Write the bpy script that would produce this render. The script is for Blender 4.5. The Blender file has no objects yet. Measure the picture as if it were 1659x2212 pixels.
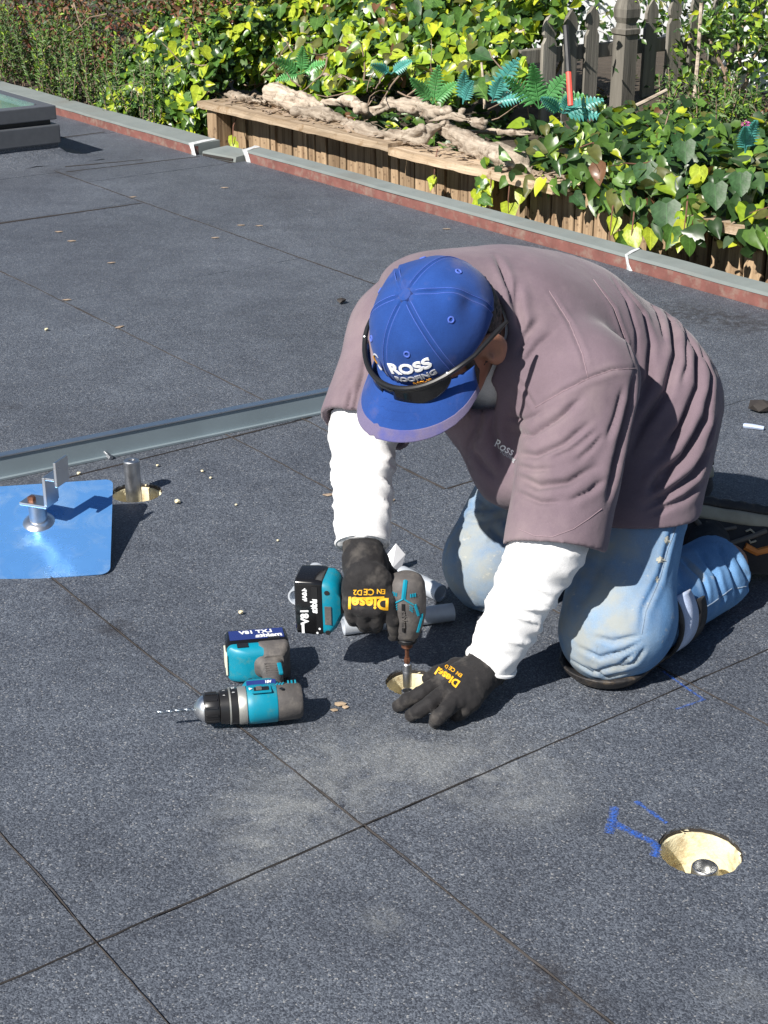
import bpy, bmesh, math, random
import numpy as np
from mathutils import Vector, Matrix, geometry
from mathutils.bvhtree import BVHTree

random.seed(7)
rng = np.random.default_rng(11)
R = math.radians
scene = bpy.context.scene

# ------------------------------------------------------------------ camera
CAM_H = 1.30
PITCH = R(23.5)
FPX = 3322.0            # focal length in units of a 1659 x 2212 frame
CP, SP = math.cos(PITCH), math.sin(PITCH)
cam_data = bpy.data.cameras.new('camera')
cam = bpy.data.objects.new('camera', cam_data)
scene.collection.objects.link(cam)
cam.location = (0, 0, CAM_H)
cam.rotation_euler = (R(90) - PITCH, 0, 0)
cam_data.sensor_fit = 'VERTICAL'
cam_data.sensor_height = 24.0
cam_data.lens = 24.0 * FPX / 2212.0
cam_data.clip_start = 0.05
cam_data.clip_end = 2000
scene.camera = cam

# ------------------------------------------------------------------ sky, sun, exposure
SUN_EL = R(42)
SH = Vector((0.665, 0.747)).normalized()          # where shadows fall on the roof
to_sun = Vector((-SH.x * math.cos(SUN_EL), -SH.y * math.cos(SUN_EL), math.sin(SUN_EL)))
world = bpy.data.worlds.new('World')
scene.world = world
world.use_nodes = True
wn = world.node_tree
sky_n = wn.nodes.new('ShaderNodeTexSky')
sky_n.sky_type = 'NISHITA'
sky_n.sun_disc = False
sky_n.sun_elevation = SUN_EL
sky_n.sun_rotation = math.atan2(to_sun.x, to_sun.y)
sky_n.air_density = 1.0
sky_n.dust_density = 0.5
sky_n.ozone_density = 1.5
wn.nodes['Background'].inputs['Strength'].default_value = 0.05
wn.links.new(sky_n.outputs[0], wn.nodes['Background'].inputs['Color'])
sun_data = bpy.data.lights.new('sun', 'SUN')
sun_data.energy = 5.0
sun_data.angle = R(0.53)
sun_data.color = (1.0, 0.95, 0.88)
sun = bpy.data.objects.new('sun', sun_data)
sun.rotation_euler = to_sun.to_track_quat('Z', 'Y').to_euler()
sun.location = (-3, -3, 6)
scene.collection.objects.link(sun)
scene.view_settings.view_transform = 'Standard'
scene.view_settings.look = 'None'
scene.view_settings.exposure = 0.70
scene.view_settings.gamma = 1.0
scene.render.film_transparent = False
scene.cycles.use_denoising = True
scene.cycles.max_bounces = 6
scene.cycles.transparent_max_bounces = 8

# ------------------------------------------------------------------ measuring helpers
def ray(u, v):
    x = (u - 829.5) / FPX
    y = (1106 - v) / FPX
    return Vector((x, CP + y * SP, -SP + y * CP))
def gz(u, v, z=0.0):                 # point of the place at height z
    r = ray(u, v); t = (z - CAM_H) / r.z
    return Vector((r.x * t, r.y * t, z))
def gy(u, v, y):                     # point of the place at distance y
    r = ray(u, v); t = y / r.y
    return Vector((r.x * t, y, CAM_H + r.z * t))
AX = Vector((-0.6, 0.8, 0)); BX = Vector((0.8, 0.6, 0))       # the roof's own two directions
def AB(a, b, z=0.0):
    return AX * a + BX * b + Vector((0, 0, z))
def gb(u, v, b):                     # point of the place at roof coordinate b
    r = ray(u, v); t = b / r.dot(BX)
    return Vector((r.x * t, r.y * t, CAM_H + r.z * t))

# ------------------------------------------------------------------ object helpers
COL = scene.collection
def tag(o, label=None, cat=None, group=None, kind=None):
    if label: o['label'] = label
    if cat: o['category'] = cat
    if group: o['group'] = group
    if kind: o['kind'] = kind
    return o
def empty(name, loc=(0, 0, 0), rot=None):
    o = bpy.data.objects.new(name, None)
    o.empty_display_size = 0.05
    o.location = loc
    if rot is not None: o.rotation_euler = rot
    COL.objects.link(o)
    return o
def link(name, me, m=None, parent=None, smooth=False):
    o = bpy.data.objects.new(name, me)
    COL.objects.link(o)
    if m is not None and not me.materials: me.materials.append(m)
    if smooth: me.shade_smooth()
    if parent is not None: o.parent = parent
    return o
def wlink(name, me, m, parent, smooth=False):
    """link a mesh given in world coordinates below an unrotated parent"""
    o = link(name, me, m, parent, smooth)
    if parent is not None:
        o.location = -Vector(parent.location)
        if parent.parent is not None: o.location = -(Vector(parent.location) + Vector(parent.parent.location))
    return o

class MB:
    def __init__(s): s.v = []; s.f = []
    def add(s, vs, fs):
        n = len(s.v); s.v += [Vector(p) for p in vs]; s.f += [tuple(i + n for i in f) for f in fs]; return s
    def box(s, c, d, M=None, bev=0.0):
        c = Vector(c); hx, hy, hz = d[0] / 2, d[1] / 2, d[2] / 2
        if bev <= 0:
            vs = [(x, y, z) for x in (-hx, hx) for y in (-hy, hy) for z in (-hz, hz)]
            fs = [(0, 1, 3, 2), (4, 6, 7, 5), (0, 4, 5, 1), (2, 3, 7, 6), (0, 2, 6, 4), (1, 5, 7, 3)]
        else:
            bm = bmesh.new(); bmesh.ops.create_cube(bm, size=1)
            for q in bm.verts: q.co = Vector((q.co.x * d[0], q.co.y * d[1], q.co.z * d[2]))
            bmesh.ops.bevel(bm, geom=bm.edges[:], offset=bev, segments=2, affect='EDGES', profile=0.6)
            bm.verts.index_update()
            vs = [q.co.copy() for q in bm.verts]; fs = [[q.index for q in f.verts] for f in bm.faces]; bm.free()
        vs = [(M @ Vector(q) if M is not None else Vector(q)) + c for q in vs]
        return s.add(vs, fs)
    def tube(s, pts, rad, n=10, cap=True):
        pts = [Vector(p) for p in pts]
        if not hasattr(rad, '__len__'): rad = [rad] * len(pts)
        vs = []; fs = []; prev = None
        for i, p in enumerate(pts):
            t = (pts[min(i + 1, len(pts) - 1)] - pts[max(i - 1, 0)]).normalized()
            if prev is None:
                a = Vector((0, 0, 1)) if abs(t.z) < 0.9 else Vector((1, 0, 0))
                x = t.cross(a).normalized()
            else:
                x = (prev - t * prev.dot(t)).normalized()
            prev = x; y = t.cross(x)
            for k in range(n):
                an = 2 * math.pi * k / n
                vs.append(p + (x * math.cos(an) + y * math.sin(an)) * rad[i])
        for i in range(len(pts) - 1):
            for k in range(n):
                fs.append((i * n + k, i * n + (k + 1) % n, (i + 1) * n + (k + 1) % n, (i + 1) * n + k))
        if cap:
            fs.append(tuple(range(n - 1, -1, -1))); fs.append(tuple((len(pts) - 1) * n + k for k in range(n)))
        return s.add(vs, fs)
    def lathe(s, prof, n=24, axis='X', sy=1.0, sz=1.0):
        """prof = [(along, radius)], around the axis"""
        vs = []; fs = []
        for (a, r) in prof:
            for k in range(n):
                an = 2 * math.pi * k / n; c_, s_ = r * math.cos(an) * sy, r * math.sin(an) * sz
                vs.append({'X': (a, c_, s_), 'Z': (c_, s_, a), 'Y': (s_, a, c_)}[axis])
        m = len(prof)
        for i in range(m - 1):
            for k in range(n):
                fs.append((i * n + k, i * n + (k + 1) % n, (i + 1) * n + (k + 1) % n, (i + 1) * n + k))
        fs.append(tuple(range(n - 1, -1, -1))); fs.append(tuple((m - 1) * n + k for k in range(n)))
        return s.add(vs, fs)
    def prism(s, poly, z0, z1, fn=None):
        """poly in 2D extruded z0..z1; fn maps (x,y,z) to a point"""
        n = len(poly); fn = fn or (lambda x, y, z: (x, y, z))
        vs = [fn(x, y, z0) for x, y in poly] + [fn(x, y, z1) for x, y in poly]
        fs = [tuple(range(n - 1, -1, -1)), tuple(range(n, 2 * n))] + [(i, (i + 1) % n, n + (i + 1) % n, n + i) for i in range(n)]
        return s.add(vs, fs)
    def xf(s, M):
        s.v = [M @ q for q in s.v]; return s
    def mesh(s, name):
        me = bpy.data.meshes.new(name); me.from_pydata([tuple(q) for q in s.v], [], s.f)
        bm = bmesh.new(); bm.from_mesh(me); bmesh.ops.recalc_face_normals(bm, faces=bm.faces); bm.to_mesh(me); bm.free()
        return me
    def build(s, name, m, parent=None, smooth=False, world=False):
        me = s.mesh(name)
        o = wlink(name, me, m, parent, smooth) if world else link(name, me, m, parent, smooth)
        if smooth: soft(me)
        return o
def soft(me, ang=38):
    """smooth shading that keeps hard corners hard"""
    me.shade_smooth()
    bm = bmesh.new(); bm.from_mesh(me)
    for e in bm.edges:
        if len(e.link_faces) == 2 and e.calc_face_angle(0) > R(ang): e.smooth = False
    bm.to_mesh(me); bm.free()

def fast_mesh(name, V, Q, smooth=True):
    V = np.asarray(V, dtype=np.float32); Q = np.asarray(Q, dtype=np.int32)
    me = bpy.data.meshes.new(name)
    k = Q.shape[1]
    me.vertices.add(len(V)); me.vertices.foreach_set('co', V.ravel())
    me.loops.add(Q.size); me.loops.foreach_set('vertex_index', Q.ravel())
    me.polygons.add(len(Q)); me.polygons.foreach_set('loop_start', np.arange(0, Q.size, k, dtype=np.int32))
    me.update(calc_edges=True); me.validate()
    if smooth: me.shade_smooth()
    return me
def set_col(me, C):
    at = me.color_attributes.new('tint', 'FLOAT_COLOR', 'POINT')
    C4 = np.ones((len(C), 4), dtype=np.float32); C4[:, :3] = C
    at.data.foreach_set('color', C4.ravel())

# ------------------------------------------------------------------ value noise in numpy
_perm = rng.random((64, 64, 64)).astype(np.float32)
def vnoise(P, s=1.0, off=0.0):
    P = np.asarray(P, dtype=np.float64) * s + off + 1000.0
    i = np.floor(P).astype(np.int64); f = P - i; f = f * f * (3 - 2 * f)
    o = 0
    for dx in (0, 1):
        wx = f[..., 0] if dx else 1 - f[..., 0]
        for dy in (0, 1):
            wy = f[..., 1] if dy else 1 - f[..., 1]
            for dz in (0, 1):
                wz = f[..., 2] if dz else 1 - f[..., 2]
                o = o + wx * wy * wz * _perm[(i[..., 0] + dx) % 64, (i[..., 1] + dy) % 64, (i[..., 2] + dz) % 64]
    return o * 2 - 1

# ------------------------------------------------------------------ distance-field modelling (bodies, cloth, wood)
class SDF:
    def __init__(s, lo, hi, h):
        s.lo = np.array(lo, dtype=np.float32); s.h = h
        s.n = np.ceil((np.array(hi) - np.array(lo)) / h).astype(int) + 1
        s.D = np.full(s.n, 0.2, dtype=np.float32)
        s.ax = [s.lo[i] + h * np.arange(s.n[i], dtype=np.float32) for i in range(3)]
    def _sub(s, lo, hi):
        sl = []
        for i in range(3):
            a = int(max(0, math.floor((lo[i] - s.lo[i]) / s.h))); b = int(min(s.n[i], math.ceil((hi[i] - s.lo[i]) / s.h) + 1))
            if b <= a: return None, None
            sl.append(slice(a, b))
        P = np.stack(np.meshgrid(*[s.ax[i][sl[i]] for i in range(3)], indexing='ij'), -1)
        return tuple(sl), P
    def _op(s, sl, d, k, sub):
        A = s.D[sl]
        if sub:
            d = -d; h = np.clip(0.5 - 0.5 * (A - d) / max(k, 1e-6), 0, 1)
            # smooth max(A, -d)
            s.D[sl] = A * (1 - h) + d * h + k * h * (1 - h)
        else:
            h = np.clip(0.5 + 0.5 * (A - d) / max(k, 1e-6), 0, 1)
            s.D[sl] = A * (1 - h) + d * h - k * h * (1 - h)
    def cap(s, a, b, ra, rb=None, k=0.01, sub=False, flat=None):
        rb = ra if rb is None else rb
        a = np.array(a, dtype=np.float32); b = np.array(b, dtype=np.float32); m = max(ra, rb) + k + 4 * s.h
        sl, P = s._sub(np.minimum(a, b) - m, np.maximum(a, b) + m)
        if sl is None: return s
        ab = b - a; q = P - a
        t = np.clip((q @ ab) / max(float(ab @ ab), 1e-9), 0, 1)
        d = np.linalg.norm(q - t[..., None] * ab, axis=-1) - (ra + (rb - ra) * t)
        s._op(sl, d, k, sub); return s
    def chain(s, pts, rad, k=0.006, sub=False):
        for i in range(len(pts) - 1): s.cap(pts[i], pts[i + 1], rad[i], rad[i + 1], k, sub)
        return s
    def ell(s, c, r, M=None, k=0.02, sub=False):
        c = np.array(c, dtype=np.float32); r = np.array(r, dtype=np.float32)
        m = float(r.max()) + k + 4 * s.h
        sl, P = s._sub(c - m, c + m)
        if sl is None: return s
        q = P - c
        if M is not None: q = q @ np.array(M, dtype=np.float32).T      # rows of M = the three axes
        k0 = np.linalg.norm(q / r, axis=-1); k1 = np.linalg.norm(q / (r * r), axis=-1) + 1e-6
        s._op(sl, k0 * (k0 - 1) / k1, k, sub); return s
    def rbox(s, c, hs, rr, M=None, k=0.01, sub=False):
        c = np.array(c, dtype=np.float32); hs = np.array(hs, dtype=np.float32)
        m = float(np.linalg.norm(hs)) + k + 4 * s.h
        sl, P = s._sub(c - m, c + m)
        if sl is None: return s
        q = P - c
        if M is not None: q = q @ np.array(M, dtype=np.float32).T
        q = np.abs(q) - (hs - rr)
        d = np.linalg.norm(np.maximum(q, 0), axis=-1) + np.minimum(q.max(-1), 0) - rr
        s._op(sl, d, k, sub); return s
    def cut(s, p, n, k=0.004):
        """remove what lies on the side n points to"""
        n = np.array(Vector(n).normalized(), dtype=np.float32); p = np.array(p, dtype=np.float32)
        d = (s.ax[0] - p[0])[:, None, None] * n[0] + (s.ax[1] - p[1])[None, :, None] * n[1] + (s.ax[2] - p[2])[None, None, :] * n[2]
        h = np.clip(0.5 - 0.5 * (s.D - d) / k, 0, 1)
        s.D = s.D * (1 - h) + d * h + k * h * (1 - h); return s
    def mesh(s):
        D = s.D; S = D < 0; n = D.shape
        c = np.zeros([k - 1 for k in n], dtype=np.int8)
        for i in (0, 1):
            for j in (0, 1):
                for k in (0, 1):
                    c += S[i:n[0] - 1 + i, j:n[1] - 1 + j, k:n[2] - 1 + k]
        mix = (c > 0) & (c < 8)
        idx = np.full(mix.shape, -1, dtype=np.int32); cells = np.argwhere(mix); idx[mix] = np.arange(len(cells))
        pos = np.zeros((len(cells), 3)); cnt = np.zeros(len(cells))
        cor = [(i, j, k) for i in (0, 1) for j in (0, 1) for k in (0, 1)]
        for p in cor:
            for ax in range(3):
                if p[ax] == 0:
                    q = list(p); q[ax] = 1
                    a = D[tuple((cells + p).T)]; b = D[tuple((cells + q).T)]
                    m = (a < 0) != (b < 0)
                    t = np.where(m, a / np.where(m, a - b, 1), 0)
                    e = np.array(p, dtype=float)[None] + t[:, None] * np.eye(3)[ax][None]
                    pos += e * m[:, None]; cnt += m
        V = s.lo + s.h * (cells + pos / cnt[:, None])
        Q = []
        for ax in range(3):
            a1, a2 = (ax + 1) % 3, (ax + 2) % 3
            sl0 = [slice(None)] * 3; sl1 = [slice(None)] * 3
            sl0[ax] = slice(0, n[ax] - 1); sl1[ax] = slice(1, n[ax])
            E = np.argwhere(S[tuple(sl0)] != S[tuple(sl1)])
            E = E[(E[:, a1] > 0) & (E[:, a2] > 0) & (E[:, a1] < n[a1] - 1) & (E[:, a2] < n[a2] - 1)]
            if not len(E): continue
            neg = S[tuple(E.T)]
            def cell(d1, d2):
                q = E.copy(); q[:, a1] += d1; q[:, a2] += d2; return idx[tuple(q.T)]
            q = np.stack([cell(-1, -1), cell(0, -1), cell(0, 0), cell(-1, 0)], 1)
            q[~neg] = q[~neg][:, ::-1]
            Q.append(q)
        return V, np.concatenate(Q)
def vnormals(V, Q):
    a = V[Q[:, 2]] - V[Q[:, 0]]; b = V[Q[:, 3 % Q.shape[1]]] - V[Q[:, 1]]
    fn = np.cross(a, b); N = np.zeros_like(V)
    for k in range(Q.shape[1]): np.add.at(N, Q[:, k], fn)
    return N / (np.linalg.norm(N, axis=1)[:, None] + 1e-12)
def relax(V, Q, it=2, lam=0.5):
    V = V.copy()
    for _ in range(it):
        A = np.zeros_like(V); c = np.zeros(len(V))
        for k in range(4):
            i, j = Q[:, k], Q[:, (k + 1) % 4]
            np.add.at(A, i, V[j]); np.add.at(A, j, V[i]); np.add.at(c, i, 1); np.add.at(c, j, 1)
        V += lam * (A / c[:, None] - V)
    return V
def folds(V, Q, strokes, cap_depth=None):
    """press creases into a cloth surface: each stroke = (points seen from the front, depth, width, ridge)"""
    bvh = BVHTree.FromPolygons([tuple(p) for p in V], [tuple(int(i) for i in q) for q in Q])
    N = vnormals(V, Q); disp = np.zeros(len(V)); o = Vector((0, 0, CAM_H))
    for (pts, dep, wid, rid) in strokes:
        dense = []
        for (u0, v0), (u1, v1) in zip(pts[:-1], pts[1:]):
            m = max(2, int(math.hypot(u1 - u0, v1 - v0) / 4))
            for t in range(m): dense.append((u0 + (u1 - u0) * t / m, v0 + (v1 - v0) * t / m))
        dense.append(pts[-1]); hit = []
        for k, (u, v) in enumerate(dense):
            loc, nn, i, dd = bvh.ray_cast(o, ray(u, v).normalized())
            if loc is not None:
                x = k / max(1, len(dense) - 1); hit.append((loc.x, loc.y, loc.z, min(1.0, 4 * x + 0.1, 4 * (1 - x) + 0.1)))
        if len(hit) < 3: continue
        Hh = np.array(hit); lo = Hh[:, :3].min(0) - 3.5 * wid; hi = Hh[:, :3].max(0) + 3.5 * wid
        sel = np.where(np.all((V > lo) & (V < hi), axis=1))[0]
        if not len(sel): continue
        best = np.full(len(sel), 9.0); w = np.zeros(len(sel))
        for p in Hh:
            d = np.linalg.norm(V[sel] - p[:3], axis=1); m = d < best; best[m] = d[m]; w[m] = p[3]
        e = -dep * np.exp(-(best / (.62 * wid)) ** 2) + .7 * rid * dep * np.exp(-((best - 1.7 * wid) / (1.15 * wid)) ** 2)
        disp[sel] += e * w
    return V + N * disp[:, None]

# ------------------------------------------------------------------ text
def text_mesh(s, size=1.0, shear=0.0, bold=0.0, sub=0.15):
    cu = bpy.data.curves.new('t', 'FONT'); cu.body = s; cu.size = size; cu.shear = shear; cu.offset = bold; cu.resolution_u = 3
    cu.align_x = 'CENTER'; cu.align_y = 'CENTER'
    o = bpy.data.objects.new('t', cu); COL.objects.link(o)
    me = bpy.data.meshes.new_from_object(o.evaluated_get(bpy.context.evaluated_depsgraph_get()))
    bpy.data.objects.remove(o); bpy.data.curves.remove(cu)
    bm = bmesh.new(); bm.from_mesh(me); bpy.data.meshes.remove(me)
    bmesh.ops.triangulate(bm, faces=bm.faces)
    lim = size * sub
    for _ in range(3):
        es = [e for e in bm.edges if e.calc_length() > lim]
        if not es: break
        bmesh.ops.subdivide_edges(bm, edges=es, cuts=1); bmesh.ops.triangulate(bm, faces=bm.faces)
    bm.verts.index_update()
    V = [v.co.copy() for v in bm.verts]; F = [[v.index for v in f.verts] for f in bm.faces]; bm.free()
    return V, F
def text_obj(name, s, size, fn, m, parent, shear=0.0, bold=0.0):
    """fn maps the flat text (x,y) to a point in the parent's space"""
    V, F = text_mesh(s, size, shear, bold)
    me = bpy.data.meshes.new(name); me.from_pydata([tuple(fn(v.x, v.y)) for v in V], [], F)
    return link(name, me, m, parent)
def project_on(bvh, o, d, lift):
    loc, n, i, dd = bvh.ray_cast(o, d)
    if loc is None: return None
    if n.dot(d) > 0: n = -n
    return loc + n * lift
# ------------------------------------------------------------------ materials
def new_mat(name):
    m = bpy.data.materials.new(name); m.use_nodes = True
    return m, m.node_tree, m.node_tree.nodes['Principled BSDF']
def N_(nt, t, **kw):
    n = nt.nodes.new(t)
    for k, v in kw.items():
        if k in n.inputs: n.inputs[k].default_value = v
        else: setattr(n, k, v)
    return n
def coords(nt, kind='Object'):
    return N_(nt, 'ShaderNodeTexCoord').outputs[kind]
def noise(nt, vec, scale, detail=4.0, rough=0.55, dist=0.0):
    n = N_(nt, 'ShaderNodeTexNoise', Scale=scale, Detail=detail, Roughness=rough, Distortion=dist)
    nt.links.new(vec, n.inputs['Vector']); return n.outputs['Fac']
def ramp(nt, fac, stops, interp='LINEAR'):
    n = N_(nt, 'ShaderNodeValToRGB'); cr = n.color_ramp; cr.interpolation = interp
    while len(cr.elements) < len(stops): cr.elements.new(0.5)
    for e, (p, c) in zip(cr.elements, stops):
        e.position = p; e.color = (*c, 1) if len(c) == 3 else c
    nt.links.new(fac, n.inputs['Fac']); return n.outputs['Color']
def mixc(nt, fac, a, b, mode='MIX'):
    n = N_(nt, 'ShaderNodeMix', data_type='RGBA', blend_type=mode)
    for sock, v in ((n.inputs[0], fac), (n.inputs[6], a), (n.inputs[7], b)):
        if isinstance(v, (int, float)): sock.default_value = v
        elif isinstance(v, tuple): sock.default_value = (*v, 1) if len(v) == 3 else v
        else: nt.links.new(v, sock)
    return n.outputs[2]
def math_(nt, op, a, b=None, clamp=False):
    n = N_(nt, 'ShaderNodeMath', operation=op, use_clamp=clamp)
    for i, v in enumerate((a, b)):
        if v is None: continue
        if isinstance(v, (int, float)): n.inputs[i].default_value = v
        else: nt.links.new(v, n.inputs[i])
    return n.outputs[0]
def bump(nt, bs, h, strength=0.3, dist=0.002, prev=None):
    n = N_(nt, 'ShaderNodeBump', Strength=strength, Distance=dist)
    nt.links.new(h, n.inputs['Height'])
    if prev is not None: nt.links.new(prev, n.inputs['Normal'])
    nt.links.new(n.outputs[0], bs.inputs['Normal']); return n.outputs[0]
def sc(c, k): return tuple(min(1.0, x * k) for x in c)
def plain(name, c, rough=0.6, metal=0.0, var=0.12, scale=40, bmp=0.0, spec=0.5, dirt=None, dscale=14):
    m, nt, bs = new_mat(name); P = coords(nt)
    col = ramp(nt, noise(nt, P, scale), [(0.3, sc(c, 1 - var)), (0.7, sc(c, 1 + var))])
    if dirt is not None:
        k = ramp(nt, noise(nt, P, dscale, 6, 0.65), [(0.5, (0, 0, 0)), (0.72, (1, 1, 1))])
        col = mixc(nt, k, col, dirt)
    nt.links.new(col, bs.inputs['Base Color'])
    rr = ramp(nt, noise(nt, P, scale * 0.7), [(0.3, (rough * 0.85,) * 3), (0.7, (min(1, rough * 1.15),) * 3)])
    nt.links.new(rr, bs.inputs['Roughness'])
    bs.inputs['Metallic'].default_value = metal; bs.inputs['Specular IOR Level'].default_value = spec
    if bmp > 0: bump(nt, bs, noise(nt, P, scale * 3), bmp, 0.002)
    return m

def roofing():
    m, nt, bs = new_mat('granule cap sheet')
    P = N_(nt, 'ShaderNodeNewGeometry').outputs['Position']
    vo = N_(nt, 'ShaderNodeTexVoronoi', Scale=450.0, Randomness=1.0); nt.links.new(P, vo.inputs['Vector'])
    sep = N_(nt, 'ShaderNodeSeparateColor'); nt.links.new(vo.outputs['Color'], sep.inputs[0])
    gran = ramp(nt, sep.outputs[0], [(0.0, (0.026, 0.030, 0.041)), (0.30, (0.048, 0.056, 0.072)), (0.62, (0.080, 0.092, 0.116)), (0.96, (0.125, 0.141, 0.170)), (1.0, (0.26, 0.26, 0.26))])
    vb = N_(nt, 'ShaderNodeTexVoronoi', Scale=118.0, Randomness=1.0); nt.links.new(P, vb.inputs['Vector'])
    sb = N_(nt, 'ShaderNodeSeparateColor'); nt.links.new(vb.outputs['Color'], sb.inputs[0])
    g2 = ramp(nt, sb.outputs[1], [(0.0, (0.95, 0.95, 0.96)), (0.55, (1, 1, 1)), (0.99, (1.04, 1.04, 1.04)), (1.0, (1.5, 1.48, 1.45))])
    gran = mixc(nt, 1.0, gran, g2, 'MULTIPLY')
    big = ramp(nt, noise(nt, P, 1.3, 5, 0.6), [(0.3, (0.80, 0.80, 0.80)), (0.7, (1.2, 1.2, 1.18))])
    col = mixc(nt, 1.0, gran, big, 'MULTIPLY')
    mid = ramp(nt, noise(nt, P, 9.0, 5, 0.7), [(0.35, (0.86, 0.86, 0.87)), (0.65, (1.13, 1.13, 1.12))])
    col = mixc(nt, 1.0, col, mid, 'MULTIPLY')
    # pale drilling dust scuffed over the granules
    for (u, v, rr, k) in DUST:
        c = gz(u, v)
        d = N_(nt, 'ShaderNodeVectorMath', operation='DISTANCE'); nt.links.new(P, d.inputs[0]); d.inputs[1].default_value = c
        f = math_(nt, 'DIVIDE', d.outputs['Value'], rr)
        f = math_(nt, 'SUBTRACT', 1.0, f, True)
        f = math_(nt, 'MULTIPLY', f, ramp(nt, noise(nt, P, 9, 6, 0.7, 1.5), [(0.34, (0, 0, 0)), (0.66, (1, 1, 1))]))
        f = math_(nt, 'MULTIPLY', f, k)
        f = math_(nt, 'MULTIPLY', f, ramp(nt, sep.outputs[1], [(0.0, (0.5,) * 3), (1, (1.2,) * 3)]), True)
        col = mixc(nt, f, col, (0.33, 0.34, 0.33))
    for (u, v, rr, k) in TAR:
        c = gz(u, v)
        d = N_(nt, 'ShaderNodeVectorMath', operation='DISTANCE'); nt.links.new(P, d.inputs[0]); d.inputs[1].default_value = c
        f = math_(nt, 'SUBTRACT', 1.0, math_(nt, 'DIVIDE', d.outputs['Value'], rr), True)
        f = math_(nt, 'MULTIPLY', f, ramp(nt, noise(nt, P, 30, 6, 0.7), [(0.42, (0, 0, 0)), (0.58, (1, 1, 1))]))
        col = mixc(nt, math_(nt, 'MULTIPLY', f, k, True), col, (0.022, 0.020, 0.022))
    nt.links.new(col, bs.inputs['Base Color'])
    bs.inputs['Roughness'].default_value = 0.60; bs.inputs['Specular IOR Level'].default_value = 0.6
    b1 = bump(nt, bs, vo.outputs['Distance'], 0.5, -0.0014)
    b2 = bump(nt, bs, sb.outputs[0], 0.08, 0.0018, b1)
    bump(nt, bs, noise(nt, P, 5, 3), 0.25, 0.008, b2)
    return m
DUST = [(600, 1790, 0.15, 0.50), (650, 1710, 0.14, 0.45), (880, 1630, 0.18, 0.38), (1060, 1660, 0.18, 0.32), (760, 1640, 0.15, 0.3), (1130, 1720, 0.12, 0.35),
        (1590, 2150, 0.07, 0.25), (560, 1880, 0.08, 0.3), (820, 1985, 0.035, 0.5), (840, 2005, 0.03, 0.5)]
TAR = [(1545, 690, 0.20, 0.9), (1470, 670, 0.14, 0.8), (250, 1360, 0.05, 0.9), (180, 1310, 0.06, 0.7), (1185, 2130, 0.09, 0.6), (1230, 2180, 0.08, 0.6), (1160, 2095, 0.04, 0.6),
       (140, 372, 0.14, 0.8), (15, 880, 0.05, 0.8), (235, 882, 0.05, 0.5), (1620, 700, 0.12, 0.7)]

def cloth(name, c, c2=None, weave=900, wb=0.25, dirt=None, dsc=9, dpos=(0.52, 0.75), rough=0.92, sheen=0.15):
    m, nt, bs = new_mat(name); P = coords(nt)
    col = ramp(nt, noise(nt, P, 12, 5), [(0.3, sc(c, 0.9)), (0.7, c2 or sc(c, 1.1))])
    fine = ramp(nt, noise(nt, P, weave, 2), [(0.3, (0.80,) * 3), (0.7, (1.16,) * 3)])
    col = mixc(nt, 1.0, col, fine, 'MULTIPLY')
    if dirt is not None:
        k = ramp(nt, noise(nt, P, dsc, 6, 0.6), [(dpos[0], (0, 0, 0)), (dpos[1], (1, 1, 1))])
        col = mixc(nt, k, col, dirt)
    nt.links.new(col, bs.inputs['Base Color'])
    bs.inputs['Roughness'].default_value = rough; bs.inputs['Specular IOR Level'].default_value = 0.25
    bs.inputs['Sheen Weight'].default_value = sheen
    b = bump(nt, bs, noise(nt, P, weave, 2), wb, 0.001)
    b = bump(nt, bs, noise(nt, P, 60, 4), 0.3, 0.002, b)
    bump(nt, bs, noise(nt, P, 22, 5, .6, 1.2), 0.12, 0.006, b)
    return m
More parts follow.
